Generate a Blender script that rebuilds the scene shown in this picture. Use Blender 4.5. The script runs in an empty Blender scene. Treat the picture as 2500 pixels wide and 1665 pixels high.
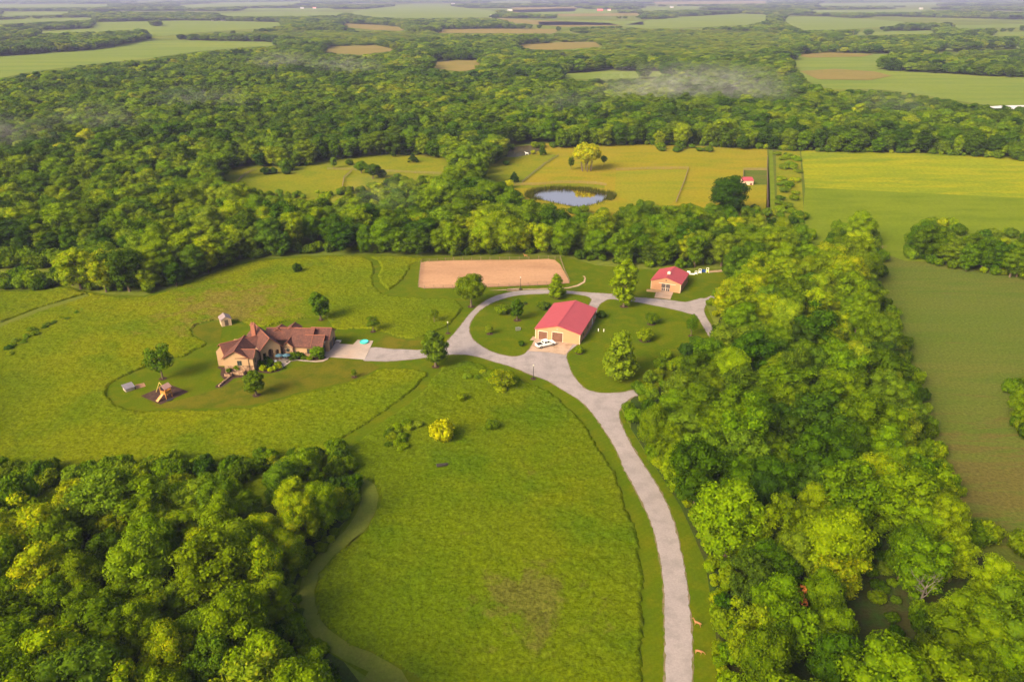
import bpy, bmesh, math, random
import numpy as np
from mathutils import Vector, Matrix
from mathutils.geometry import tessellate_polygon
R = math.radians
random.seed(7)
RNG = np.random.default_rng(11)
S = bpy.context.scene
COL = S.collection

# ------------------------------------------------------------------ camera
FPX, HORY, CAMH = 1850.0, -18.0, 91.0
CX, CY = 1250.0, 832.5
TH = math.atan((CY - HORY) / FPX)
CT, ST = math.cos(TH), math.sin(TH)
cam_d = bpy.data.cameras.new('camera')
cam = bpy.data.objects.new('camera', cam_d)
COL.objects.link(cam)
cam.location = (0, 0, CAMH)
cam.rotation_euler = (math.pi / 2 - TH, 0, 0)
cam_d.sensor_width = 36
cam_d.lens = 36 * FPX / 2500
cam_d.clip_start = 0.5
cam_d.clip_end = 60000
S.camera = cam

# ------------------------------------------------------------------ sky, sun, exposure
SUN_AZ = math.atan2(-0.70, -0.71)
SUN_EL = R(33)
SUN_STRENGTH, SKY_STRENGTH, EXPOSURE = 3.6, 0.15, 0.88
W = bpy.data.worlds.new('World')
S.world = W
W.use_nodes = True
wn = W.node_tree.nodes
sky = wn.new('ShaderNodeTexSky')
sky.sky_type = 'NISHITA'
sky.sun_disc = False
sky.sun_elevation = SUN_EL
sky.sun_rotation = math.pi / 2 - SUN_AZ
sky.air_density = 1.0
sky.dust_density = 9.0
sky.ozone_density = 0.3
W.node_tree.links.new(sky.outputs[0], wn['Background'].inputs[0])
wn['Background'].inputs[1].default_value = SKY_STRENGTH
sun_d = bpy.data.lights.new('sun', 'SUN')
sun_d.energy = SUN_STRENGTH
sun_d.angle = R(24.0)
sun_d.color = (1.0, 0.79, 0.46)
sun = bpy.data.objects.new('sun', sun_d)
COL.objects.link(sun)
sdir = Vector((math.cos(SUN_AZ) * math.cos(SUN_EL), math.sin(SUN_AZ) * math.cos(SUN_EL), math.sin(SUN_EL)))
sun.rotation_euler = sdir.to_track_quat('Z', 'Y').to_euler()
sun.location = sdir * 400
S.view_settings.view_transform = 'Standard'
S.view_settings.look = 'None'
S.view_settings.gamma = 1
S.view_settings.exposure = EXPOSURE
S.render.engine = 'CYCLES'
S.cycles.use_denoising = True
S.cycles.max_bounces = 6
S.cycles.diffuse_bounces = 3
S.cycles.transmission_bounces = 3
S.cycles.volume_bounces = 0
S.cycles.transparent_max_bounces = 8
S.cycles.caustics_reflective = False
S.cycles.caustics_refractive = False


# ------------------------------------------------------------------ the plan: where a place in the survey photo lies on the ground
def P(px, py, z=0.0):
    x = (px - CX) / FPX
    y = (CY - py) / FPX
    d = (x, CT + y * ST, -ST + y * CT)
    t = (z - CAMH) / d[2]
    return Vector((d[0] * t, d[1] * t, z))


def proj(X, Y, Z):
    Z = Z - CAMH
    dep = Y * CT - Z * ST
    up = Y * ST + Z * CT
    return CX + FPX * X / dep, CY - FPX * up / dep, FPX / dep


KF = 2500 / 2354.0
KZ = 900 / 2352.0
ZO = {1: (0, 0), 2: (800, 0), 3: (1600, 0), 4: (0, 550), 5: (800, 550), 6: (1600, 550), 7: (0, 1065), 8: (800, 1065), 9: (1600, 1065)}


def F(pts):
    return [(x * KF, y * KF) for x, y in pts]


def Z(k, pts):
    return [(ZO[k][0] + x * KZ, ZO[k][1] + y * KZ) for x, y in pts]


def ground(pts, z=0.0):
    return [P(x, y).to_2d() for x, y in pts]


def smooth(pts, n=4):
    """closed Catmull-Rom through the points"""
    out = []
    m = len(pts)
    for i in range(m):
        p0, p1, p2, p3 = (pts[(i + k) % m] for k in (-1, 0, 1, 2))
        for j in range(n):
            t = j / n
            out.append(tuple(0.5 * (2 * p1[a] + (p2[a] - p0[a]) * t + (2 * p0[a] - 5 * p1[a] + 4 * p2[a] - p3[a]) * t * t
                                    + (3 * p1[a] - p0[a] - 3 * p2[a] + p3[a]) * t ** 3) for a in (0, 1)))
    return out


def inside(poly, x, y):
    """even-odd test, numpy arrays"""
    x = np.asarray(x, float)
    y = np.asarray(y, float)
    r = np.zeros(x.shape, bool)
    n = len(poly)
    for i in range(n):
        x1, y1 = poly[i]
        x2, y2 = poly[(i + 1) % n]
        if y1 == y2:
            continue
        c = (y1 > y) != (y2 > y)
        r ^= c & (x < (x2 - x1) * (y - y1) / (y2 - y1) + x1)
    return r


def vnoise(x, y, seed=0):
    """value noise in numpy"""
    xi = np.floor(x).astype(np.int64)
    yi = np.floor(y).astype(np.int64)
    xf = x - xi
    yf = y - yi

    def h(a, b):
        n = (a * 374761393 + b * 668265263 + seed * 1442695041) & 0x7fffffff
        n = ((n ^ (n >> 13)) * 1274126177) & 0x7fffffff
        return ((n ^ (n >> 16)) & 0xffff) / 65535.0
    u = xf * xf * (3 - 2 * xf)
    v = yf * yf * (3 - 2 * yf)
    return (h(xi, yi) * (1 - u) + h(xi + 1, yi) * u) * (1 - v) + (h(xi, yi + 1) * (1 - u) + h(xi + 1, yi + 1) * u) * v


# ------------------------------------------------------------------ materials
MATS = {}


def newmat(name):
    m = bpy.data.materials.new(name)
    m.use_nodes = True
    MATS[name] = m
    nt = m.node_tree
    return m, nt, nt.nodes, nt.links, nt.nodes['Principled BSDF']


def plain(name, col, rough=0.7, metal=0.0, var=0.12, scale=1.5, spec=0.3):
    m, nt, N, L, b = newmat(name)
    tc = N.new('ShaderNodeTexCoord')
    no = N.new('ShaderNodeTexNoise')
    no.inputs['Scale'].default_value = scale
    no.inputs['Detail'].default_value = 4
    L.new(tc.outputs['Object'], no.inputs['Vector'])
    r = N.new('ShaderNodeValToRGB')
    r.color_ramp.elements[0].position = .3
    r.color_ramp.elements[1].position = .7
    r.color_ramp.elements[0].color = (*[c * (1 - var) for c in col], 1)
    r.color_ramp.elements[1].color = (*[min(1, c * (1 + var)) for c in col], 1)
    L.new(no.outputs[0], r.inputs[0])
    L.new(r.outputs[0], b.inputs['Base Color'])
    b.inputs['Roughness'].default_value = rough
    b.inputs['Metallic'].default_value = metal
    b.inputs['Specular IOR Level'].default_value = spec
    return m


def noise(N, L, vec, scale, detail=3, rough=.55, dist=0):
    n = N.new('ShaderNodeTexNoise')
    n.inputs['Scale'].default_value = scale
    n.inputs['Detail'].default_value = detail
    n.inputs['Roughness'].default_value = rough
    n.inputs['Distortion'].default_value = dist
    L.new(vec, n.inputs['Vector'])
    return n.outputs[0]


def ramp(N, L, fac, stops):
    r = N.new('ShaderNodeValToRGB')
    e = r.color_ramp.elements
    while len(e) < len(stops):
        e.new(.5)
    for el, (p, c) in zip(e, stops):
        el.position = p
        el.color = (*c, 1) if len(c) == 3 else c
    L.new(fac, r.inputs[0])
    return r.outputs[0]


def mix(N, L, fac, a, b, mode='MIX'):
    m = N.new('ShaderNodeMix')
    m.data_type = 'RGBA'
    m.blend_type = mode
    if isinstance(fac, float):
        m.inputs[0].default_value = fac
    else:
        L.new(fac, m.inputs[0])
    for k, s in ((6, a), (7, b)):
        if isinstance(s, tuple):
            m.inputs[k].default_value = (*s, 1)
        else:
            L.new(s, m.inputs[k])
    return m.outputs[2]


def terrain_mat(name, base, second, third, s1=.012, s2=.08, s3=.9, fine=.35, bump=.5, bscale=1.2, spots=None, stretch=None, stripe=None, patch=None):
    """grass-like ground: two drifting colours, a third in patches, fine grain"""
    m, nt, N, L, b = newmat(name)
    tc = N.new('ShaderNodeTexCoord')
    vec = tc.outputs['Object']
    if stretch:
        mp = N.new('ShaderNodeMapping')
        mp.inputs['Rotation'].default_value = (0, 0, stretch[0])
        mp.inputs['Scale'].default_value = (stretch[1], stretch[2], 1)
        L.new(vec, mp.inputs[0])
        v2 = mp.outputs[0]
    else:
        v2 = vec
    big = ramp(N, L, noise(N, L, v2, s1, 3), [(.38, (0, 0, 0)), (.62, (1, 1, 1))])
    med = ramp(N, L, noise(N, L, v2, s2, 4, .6), [(.45, (0, 0, 0)), (.65, (1, 1, 1))])
    fin = noise(N, L, vec, s3, 5, .7)
    c = mix(N, L, big, base, second)
    c = mix(N, L, med, c, third)
    if spots:
        sp = ramp(N, L, noise(N, L, v2, spots[1], 5, .65, .3), [(spots[2], (0, 0, 0)), (spots[2] + .08, (1, 1, 1))])
        c = mix(N, L, sp, c, spots[0])
    if stripe:
        w = N.new('ShaderNodeTexWave')
        w.inputs['Scale'].default_value = stripe[1]
        w.inputs['Distortion'].default_value = .6
        w.inputs['Detail'].default_value = 1
        mp2 = N.new('ShaderNodeMapping')
        mp2.inputs['Rotation'].default_value = (0, 0, stripe[0])
        L.new(vec, mp2.inputs[0])
        L.new(mp2.outputs[0], w.inputs[0])
        c = mix(N, L, w.outputs[1], c, stripe[2], 'MULTIPLY')
    if patch:
        (qx, qy), rad, pc = patch
        dm = N.new('ShaderNodeVectorMath')
        dm.operation = 'DISTANCE'
        L.new(vec, dm.inputs[0])
        dm.inputs[1].default_value = (qx, qy, .3)
        mr = N.new('ShaderNodeMapRange')
        mr.inputs[1].default_value = rad * .2
        mr.inputs[2].default_value = rad
        mr.inputs[3].default_value = .16
        mr.inputs[4].default_value = -.14
        L.new(dm.outputs['Value'], mr.inputs[0])
        sm = N.new('ShaderNodeMath')
        L.new(mr.outputs[0], sm.inputs[0])
        L.new(noise(N, L, v2, .16, 6, .7, .4), sm.inputs[1])
        c = mix(N, L, ramp(N, L, sm.outputs[0], [(.54, (0, 0, 0)), (.66, (.9, .9, .9))]), c, pc)
    g = ramp(N, L, fin, [(.25, (1 - fine,) * 3), (.75, (1 + fine,) * 3)])
    c = mix(N, L, 1.0, c, g, 'MULTIPLY')
    L.new(c, b.inputs['Base Color'])
    b.inputs['Roughness'].default_value = 1
    b.inputs['Specular IOR Level'].default_value = 0
    if bump:
        bp = N.new('ShaderNodeBump')
        bp.inputs['Strength'].default_value = bump
        bp.inputs['Distance'].default_value = .4
        L.new(noise(N, L, vec, bscale, 4, .7), bp.inputs['Height'])
        L.new(bp.outputs[0], b.inputs['Normal'])
    return m


TONES = [(0.0, (.024, .052, .004)), (.25, (.055, .105, .004)), (.5, (.110, .175, .004)), (.75, (.170, .240, .004)), (1.0, (.370, .350, .005))]


def leaf_mat(name, stops, trans=.3):
    m, nt, N, L, b = newmat(name)
    at = N.new('ShaderNodeAttribute')
    at.attribute_type = 'INSTANCER'
    at.attribute_name = 'tone'
    geo = N.new('ShaderNodeNewGeometry')
    oi = N.new('ShaderNodeObjectInfo')
    ad = N.new('ShaderNodeMath')
    ad.operation = 'MULTIPLY_ADD'
    L.new(geo.outputs['Random Per Island'], ad.inputs[0])
    ad.inputs[1].default_value = .30
    L.new(at.outputs['Fac'], ad.inputs[2])
    ad2 = N.new('ShaderNodeMath')
    ad2.operation = 'SUBTRACT'
    L.new(ad.outputs[0], ad2.inputs[0])
    ad2.inputs[1].default_value = .15
    c = ramp(N, L, ad2.outputs[0], stops)
    hs = N.new('ShaderNodeHueSaturation')
    for k_, lo, hi in (('Hue', .490, .514), ('Saturation', .99, 1.12), ('Value', .84, 1.14)):
        wn_ = N.new('ShaderNodeTexWhiteNoise')
        wn_.noise_dimensions = '1D'
        sc_ = N.new('ShaderNodeMath')
        sc_.operation = 'MULTIPLY_ADD'
        L.new(oi.outputs['Random'], sc_.inputs[0])
        sc_.inputs[1].default_value = 97.3
        sc_.inputs[2].default_value = lo * 31
        L.new(sc_.outputs[0], wn_.inputs['W'])
        mr_ = N.new('ShaderNodeMapRange')
        mr_.inputs[3].default_value = lo
        mr_.inputs[4].default_value = hi
        L.new(wn_.outputs['Value'], mr_.inputs[0])
        L.new(mr_.outputs[0], hs.inputs[k_])
    L.new(c, hs.inputs['Color'])
    c = hs.outputs[0]
    L.new(c, b.inputs['Base Color'])
    b.inputs['Roughness'].default_value = .7
    b.inputs['Specular IOR Level'].default_value = .02
    tr = N.new('ShaderNodeBsdfTranslucent')
    tc = mix(N, L, 1.0, c, (1.25, 1.15, .5), 'MULTIPLY')
    L.new(tc, tr.inputs[0])
    mx = N.new('ShaderNodeMixShader')
    mx.inputs[0].default_value = trans
    L.new(b.outputs[0], mx.inputs[1])
    L.new(tr.outputs[0], mx.inputs[2])
    L.new(mx.outputs[0], N['Material Output'].inputs[0])
    return m


M_LEAF = leaf_mat('foliage', TONES)
M_BARK = plain('bark', (.10, .075, .05), .9, var=.3, scale=3)
M_DEAD = plain('dead_wood', (.15, .13, .115), .9, var=.2)
M_RUST = plain('withered_leaves', (.30, .10, .012), .8, var=.3)


# ------------------------------------------------------------------ mesh helpers
class MB:
    def __init__(s):
        s.v = []
        s.f = []

    def poly(s, pts):
        n = len(s.v)
        s.v += [tuple(p) for p in pts]
        s.f.append(tuple(range(n, n + len(pts))))

    def box(s, x0, x1, y0, y1, z0, z1, T=None):
        n = len(s.v)
        c = [(x0, y0, z0), (x1, y0, z0), (x1, y1, z0), (x0, y1, z0), (x0, y0, z1), (x1, y0, z1), (x1, y1, z1), (x0, y1, z1)]
        if T is not None:
            c = [tuple(T @ Vector(p)) for p in c]
        s.v += c
        s.f += [tuple(n + i for i in q) for q in ((3, 2, 1, 0), (4, 5, 6, 7), (0, 1, 5, 4), (1, 2, 6, 5), (2, 3, 7, 6), (3, 0, 4, 7))]

    def prism(s, pts, z0, z1):
        """polygon in plan, extruded up"""
        n = len(s.v)
        k = len(pts)
        s.v += [(p[0], p[1], z0) for p in pts] + [(p[0], p[1], z1) for p in pts]
        s.f.append(tuple(n + i for i in reversed(range(k))))
        s.f.append(tuple(n + k + i for i in range(k)))
        for i in range(k):
            j = (i + 1) % k
            s.f.append((n + i, n + j, n + k + j, n + k + i))

    def extr(s, pts, d):
        """any planar polygon pushed along d"""
        n = len(s.v)
        k = len(pts)
        d = Vector(d)
        s.v += [tuple(p) for p in pts] + [tuple(Vector(p) + d) for p in pts]
        s.f.append(tuple(n + i for i in reversed(range(k))))
        s.f.append(tuple(n + k + i for i in range(k)))
        for i in range(k):
            j = (i + 1) % k
            s.f.append((n + i, n + j, n + k + j, n + k + i))

    def tube(s, p0, p1, r0, r1=None, n=6):
        r1 = r0 if r1 is None else r1
        p0, p1 = Vector(p0), Vector(p1)
        a = (p1 - p0).normalized()
        u = a.orthogonal().normalized()
        w = a.cross(u)
        b = len(s.v)
        for p, r in ((p0, r0), (p1, r1)):
            for i in range(n):
                t = 2 * math.pi * i / n
                s.v.append(tuple(p + u * (r * math.cos(t)) + w * (r * math.sin(t))))
        for i in range(n):
            j = (i + 1) % n
            s.f.append((b + i, b + j, b + n + j, b + n + i))
        s.f.append(tuple(b + n + i for i in range(n)))
        s.f.append(tuple(b + i for i in reversed(range(n))))

    def lathe(s, prof, n=16, c=(0, 0)):
        b = len(s.v)
        for r, z in prof:
            for i in range(n):
                t = 2 * math.pi * i / n
                s.v.append((c[0] + r * math.cos(t), c[1] + r * math.sin(t), z))
        for k in range(len(prof) - 1):
            for i in range(n):
                j = (i + 1) % n
                s.f.append((b + k * n + i, b + k * n + j, b + (k + 1) * n + j, b + (k + 1) * n + i))
        s.f.append(tuple(b + i for i in reversed(range(n))))
        s.f.append(tuple(b + (len(prof) - 1) * n + i for i in range(n)))

    def mesh(s, name):
        me = bpy.data.meshes.new(name)
        me.from_pydata(s.v, [], s.f)
        me.update()
        return me


def put(name, me, mat, parent=None, loc=None, rot=None, smooth=False):
    if isinstance(me, MB):
        me = me.mesh(name)
    if mat and not me.materials:
        me.materials.append(mat)
    o = bpy.data.objects.new(name, me)
    COL.objects.link(o)
    if parent:
        o.parent = parent
    if loc is not None:
        o.location = loc
    if rot is not None:
        o.rotation_euler = rot
    if smooth:
        me.polygons.foreach_set('use_smooth', [True] * len(me.polygons))
    return o


def tag(o, label=None, cat=None, group=None, kind=None):
    if label:
        o['label'] = label
    if cat:
        o['category'] = cat
    if group:
        o['group'] = group
    if kind:
        o['kind'] = kind
    return o


def root(name, loc, rz, label, cat, group=None):
    o = bpy.data.objects.new(name, None)
    COL.objects.link(o)
    o.location = loc
    o.rotation_euler = (0, 0, rz)
    o.empty_display_size = .5
    return tag(o, label, cat, group)


def np_mesh(name, V, Q):
    """quads from numpy"""
    me = bpy.data.meshes.new(name)
    k = Q.shape[1]
    me.vertices.add(len(V))
    me.vertices.foreach_set('co', np.ascontiguousarray(V, np.float32).ravel())
    me.loops.add(Q.size)
    me.loops.foreach_set('vertex_index', np.ascontiguousarray(Q, np.int32).ravel())
    me.polygons.add(len(Q))
    me.polygons.foreach_set('loop_start', np.arange(0, Q.size, k, dtype=np.int32))
    me.polygons.foreach_set('loop_total', np.full(len(Q), k, np.int32))
    me.update(calc_edges=True)
    me.validate()
    return me


def sheet(name, pts, z, mat, kind='structure', holes=()):
    """flat polygon on the ground, given on the survey photo"""
    loops = [[Vector((q.x, q.y, 0)) for q in ground(pts)]] + [[Vector((q.x, q.y, 0)) for q in ground(h)] for h in holes]
    tri = tessellate_polygon(loops)
    vs = [v for l in loops for v in l]
    me = bpy.data.meshes.new(name)
    fs = []
    for a, b, c in tri:
        n = (vs[b] - vs[a]).cross(vs[c] - vs[a])
        fs.append((a, b, c) if n.z > 0 else (a, c, b))
    me.from_pydata([(v.x, v.y, z) for v in vs], [], fs)
    me.update()
    o = put(name, me, mat)
    o['kind'] = kind
    return o


def ragged(name, pts, z, mat, step=1.1, jit=.14, grow=0.0):
    """a sheet with an uneven edge, pushed outward by grow"""
    g = [Vector((q.x, q.y)) for q in ground(pts)]
    if sum(a.x * b.y - b.x * a.y for a, b in zip(g, g[1:] + g[:1])) < 0:
        g.reverse()
    out = []
    for a, b in zip(g, g[1:] + g[:1]):
        d = b - a
        if d.length < 1e-3:
            continue
        n = Vector((d.y, -d.x)) / d.length
        k = max(1, int(d.length / step)) if d.length < 120 else 1
        for i in range(k):
            out.append(a + d * (i / k) + n * (grow + random.gauss(0, jit)))
    loop = [Vector((q.x, q.y, 0)) for q in out]
    tri = tessellate_polygon([loop])
    fs = []
    for a, b, c in tri:
        n = (loop[b] - loop[a]).cross(loop[c] - loop[a])
        fs.append((a, b, c) if n.z > 0 else (a, c, b))
    me = bpy.data.meshes.new(name)
    me.from_pydata([(v.x, v.y, z) for v in loop], [], fs)
    me.update()
    o = put(name, me, mat)
    o['kind'] = 'structure'
    return o


def rough_sheet(name, pts, excl, step, h0, hv, mat, far=None, smooth_=False, seed=1):
    """a stand of grass as real rough surface with a steep edge"""
    g = [tuple(q) for q in ground(pts)]
    ex = [[tuple(q) for q in ground(e)] for e in excl]
    xs = [p[0] for p in g]
    ys = [p[1] for p in g]
    x = np.arange(min(xs) - step, max(xs) + step, step)
    y = np.arange(max(60, min(ys) - step), max(ys) + step, step)
    nx, ny = len(x), len(y)
    Xg, Yg = np.meshgrid(x, y)
    wob = .9 * (vnoise(Xg * .35, Yg * .35, 5) - .5)
    wob2 = .9 * (vnoise(Xg * .35, Yg * .35, 6) - .5)
    ins = inside(g, Xg + wob, Yg + wob2)
    for e in ex:
        ins &= ~inside(e, Xg, Yg)
    rs = np.random.default_rng(seed)
    big = vnoise(Xg * .12, Yg * .12, seed)
    mid = vnoise(Xg * .7, Yg * .7, seed + 1)
    Zg = h0 * (.6 + .5 * big + .35 * mid) + hv * (rs.random(Xg.shape) - .5)
    pad = np.pad(ins, 1)
    inner = pad[1:-1, 1:-1] & pad[:-2, 1:-1] & pad[2:, 1:-1] & pad[1:-1, :-2] & pad[1:-1, 2:]
    Zg = np.where(inner, np.maximum(Zg, .04), 0.0)
    jx = (rs.random(Xg.shape) - .5) * step * .7
    jy = (rs.random(Xg.shape) - .5) * step * .7
    V = np.stack([Xg + jx, Yg + jy, Zg], -1).reshape(-1, 3)
    idx = np.arange(nx * ny).reshape(ny, nx)
    quad = np.stack([idx[:-1, :-1], idx[:-1, 1:], idx[1:, 1:], idx[1:, :-1]], -1).reshape(-1, 4)
    keep = ins[:-1, :-1] & ins[:-1, 1:] & ins[1:, 1:] & ins[1:, :-1]
    quad = quad[keep.ravel()]
    used = np.unique(quad)
    remap = np.full(nx * ny, -1)
    remap[used] = np.arange(len(used))
    me = np_mesh(name, V[used], remap[quad])
    return put(name, me, mat, smooth=smooth_)

# ------------------------------------------------------------------ the land
M_GROUND = terrain_mat('rough_ground', (0.0732, 0.1033, 0.0117), (0.1291, 0.1505, 0.0182), (0.0861, 0.1162, 0.0131), .004, .03, .5, .3, .4, .6)
M_MEADOW = terrain_mat('meadow_grass', (0.0815, 0.1113, 0.0010), (0.1094, 0.1222, 0.0010), (0.0688, 0.1018, 0.0010), .014, .06, 1.7, .55, .5, 1.8,
                       spots=((.090, .085, .012), .10, .66), patch=((P(560, 745).x, P(560, 745).y), 40, (.115, .098, .016)))
M_MEADOW2 = terrain_mat('field_grass', (0.0629, 0.0988, 0.0011), (0.0826, 0.1030, 0.0011), (0.0526, 0.0898, 0.0011), .012, .05, 1.8, .6, .5, 1.8,
                        spots=((.075, .070, .012), .06, .66), patch=((P(1290, 1470).x, P(1290, 1470).y), 18, (.080, .082, .012)))
M_LAWN = terrain_mat('mown_lawn', (0.0529, 0.0865, 0.0014), (0.0689, 0.0952, 0.0014), (0.0845, 0.0987, 0.0020), .05, .25, 2.2, .22, .15, 3,
                     stripe=(R(50), .28, (.92, .94, .92)))
M_DRYLAWN = terrain_mat('dry_lawn', (0.0770, 0.0826, 0.0043), (0.0944, 0.0895, 0.0062), (0.0545, 0.0734, 0.0029), .05, .22, 2.0, .22, .15, 3)
M_TRACK = terrain_mat('mown_track', (.088, .112, .014), (.096, .116, .016), (.104, .118, .018), .05, .3, 2.0, .2, .1, 3)
M_GRAVEL = terrain_mat('pale_gravel', (.235, .208, .212), (.258, .226, .228), (.200, .178, .180), .05, .35, 3.0, .16, .15, 6)
M_EDGE = terrain_mat('earth_edge', (.165, .120, .085), (.120, .110, .045), (.090, .105, .022), .3, .8, 3.0, .3, .2, 4)
M_SLAB = terrain_mat('concrete_slab', (0.3750, 0.2700, 0.2025), (0.3300, 0.2475, 0.1875), (0.2550, 0.1725, 0.1162), .07, .3, 2.5, .10, .05, 4)
M_SLAB2 = terrain_mat('drive_slab', (0.3400, 0.2992, 0.2720), (0.3128, 0.2380, 0.1972), (0.2720, 0.2244, 0.1972), .07, .2, 2.5, .10, .05, 4)
M_SAND = terrain_mat('riding_sand', (0.3422, 0.2053, 0.1234), (0.3011, 0.1793, 0.1101), (0.2669, 0.1540, 0.0933), .05, .12, .9, .14, .25, 1.5, stretch=(.1, .35, 1.2))
M_MULCH = terrain_mat('dark_mulch', (.060, .036, .030), (.075, .045, .038), (.045, .028, .024), .2, .8, 3, .35, .5, 4)
M_GOLD = terrain_mat('dry_pasture', (0.1755, 0.1599, 0.0084), (0.1950, 0.1560, 0.0120), (0.1404, 0.1482, 0.0072), .012, .05, .7, .28, .4, .9, stretch=(0, .6, 1.6))
M_GREENP = terrain_mat('green_pasture', (0.1283, 0.1449, 0.0072), (0.1532, 0.1490, 0.0081), (0.1035, 0.1325, 0.0063), .014, .06, .7, .28, .4, .9)
M_CROP = terrain_mat('soft_green_crop', (0.0945, 0.1361, 0.0083), (0.1134, 0.1474, 0.0088), (0.0869, 0.1247, 0.0072), .01, .06, .7, .2, .3, .8, stretch=(0, .5, 1.6))
M_FLOWER = terrain_mat('flowering_field', (.165, .190, .007), (.115, .155, .010), (.205, .205, .007), .014, .05, .5, .3, .4, .7, stretch=(.12, .5, 1.9))
M_BROWNF = terrain_mat('thin_field', (0.0726, 0.0968, 0.0140), (0.0880, 0.0968, 0.0180), (0.0638, 0.0946, 0.0120), .010, .07, 1.4, .38, .5, 1.2, stretch=(.35, .35, 2.2), spots=((.088, .080, .020), .05, .62), patch=((P(2460, 1180).x, P(2460, 1180).y), 46, (.090, .078, .020)))
M_FAR = terrain_mat('far_crop', (0.1148, 0.1569, 0.0259), (0.1340, 0.1685, 0.0259), (0.0996, 0.1455, 0.0233), .004, .02, .2, .12, .0, .3, stretch=(0, .3, 1.5))
M_FARGOLD = terrain_mat('far_stubble', (0.1749, 0.1370, 0.0410), (0.1574, 0.1312, 0.0378), (0.1399, 0.1253, 0.0315), .004, .02, .2, .12, .0, .3)


def setting(name, pts, z, mat, holes=()):
    return sheet(name, pts, z, mat, 'structure', holes)


g = 14000.0
gm = bpy.data.meshes.new('ground')
gm.from_pydata([(-g, -400, 0), (g, -400, 0), (g, g, 0), (-g, g, 0)], [], [(0, 1, 2, 3)])
put('ground', gm, M_GROUND)['kind'] = 'structure'

M_FLOOR = terrain_mat('leaf_litter', (.032, .050, .010), (.042, .044, .014), (.030, .058, .010), .05, .3, 2.0, .35, .4, 2)
setting('forest_floor', F([(1640, 2300), (1645, 1700), (1648, 1480), (1635, 1380), (1620, 1290), (1590, 1220), (1520, 1095), (1450, 985), (1450, 900), (1530, 815), (1640, 775), (1690, 622), (1790, 560), (1990, 560), (2010, 720),
                                   (2040, 900), (2100, 1060), (2200, 1250), (2354, 1320), (2600, 1400), (2900, 2300)]), .01, M_FLOOR)
setting('forest_floor', F([(-300, 1290), (0, 1270), (300, 1220), (600, 1170), (780, 1100), (815, 1170), (715, 1290), (685, 1420), (790, 1520), (930, 1700), (1000, 2300), (-600, 2300)]), .01, M_FLOOR)
# the open ground round the farmstead (everything outside is wood)
O1 = F([(0, 1110), (60, 1100), (120, 1085), (200, 1090), (280, 1085), (380, 1065), (450, 1062), (560, 1078), (640, 1052), (720, 1032), (760, 1032),
        (800, 1050), (822, 1100), (815, 1170), (770, 1230), (715, 1290), (680, 1340), (685, 1420), (720, 1480), (790, 1520), (860, 1568),
        (930, 1700), (1000, 2300), (1640, 2300), (1645, 1700), (1648, 1480), (1635, 1380), (1620, 1290), (1590, 1220), (1565, 1165), (1520, 1095),
        (1482, 1040), (1450, 985), (1428, 940), (1440, 900), (1465, 880), (1490, 850), (1530, 815), (1580, 800), (1640, 775), (1640, 740),
        (1622, 700), (1640, 680), (1670, 650), (1690, 622), (1640, 618), (1600, 620), (1520, 620), (1470, 618), (1370, 610), (1300, 590), (1200, 587), (1080, 590),
        (960, 590), (860, 585), (700, 588), (600, 595), (520, 613), (450, 640), (400, 662), (330, 680), (250, 677), (190, 668), (150, 655),
        (100, 665), (0, 668), (-200, 670), (-200, 1110)])
setting('lawn', O1, .02, M_LAWN)

# tall meadows
PATH_W = F([(-60, 768), (0, 744), (90, 709), (160, 688), (200, 676), (204, 681), (165, 694), (94, 716), (0, 753), (-60, 778)])
M2 = (F([(-200, 672), (0, 671), (100, 668), (150, 660), (190, 671), (250, 681), (330, 684), (400, 666), (450, 646), (520, 618), (600, 601), (700, 594), (800, 590)])
      + Z(5, [(160, 205), (240, 208), (295, 250), (300, 300), (292, 350), (310, 400), (350, 435), (420, 455), (520, 462), (680, 468), (800, 475), (850, 505), (865, 540),
              (825, 590), (775, 640), (715, 672), (640, 702), (575, 718), (500, 722), (430, 712), (370, 692), (300, 668), (220, 662), (140, 667), (40, 662), (5, 640)])
      + Z(4, [(2080, 592), (2000, 592), (1920, 602), (1820, 617), (1720, 642), (1650, 652), (1600, 650), (1560, 632), (1480, 604), (1390, 608), (1330, 618),
              (1260, 642), (1222, 672), (1226, 695), (1262, 722), (1330, 758), (1260, 798), (1200, 832), (1110, 853), (1020, 878), (940, 905), (900, 922), (820, 957),
              (740, 993), (698, 1030), (686, 1065), (712, 1115), (775, 1155), (850, 1178), (1000, 1187), (1200, 1183), (1400, 1175), (1600, 1160), (1750, 1126), (1850, 1096),
              (2000, 1060), (2150, 1026), (2250, 998), (2352, 966)])
      + Z(5, [(150, 1005), (230, 975), (290, 945), (330, 925), (400, 917), (480, 913), (560, 920), (620, 935), (645, 955), (600, 1010), (480, 1110), (330, 1215), (180, 1320), (80, 1395)])
      + F([(785, 1080), (600, 1170), (300, 1230), (0, 1290), (-200, 1300)]))
M3 = Z(5, [(275, 205), (400, 198), (600, 212), (610, 228), (560, 245), (528, 275), (515, 310), (470, 365), (430, 398), (380, 418), (340, 382), (318, 330), (332, 270), (315, 235)])
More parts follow.
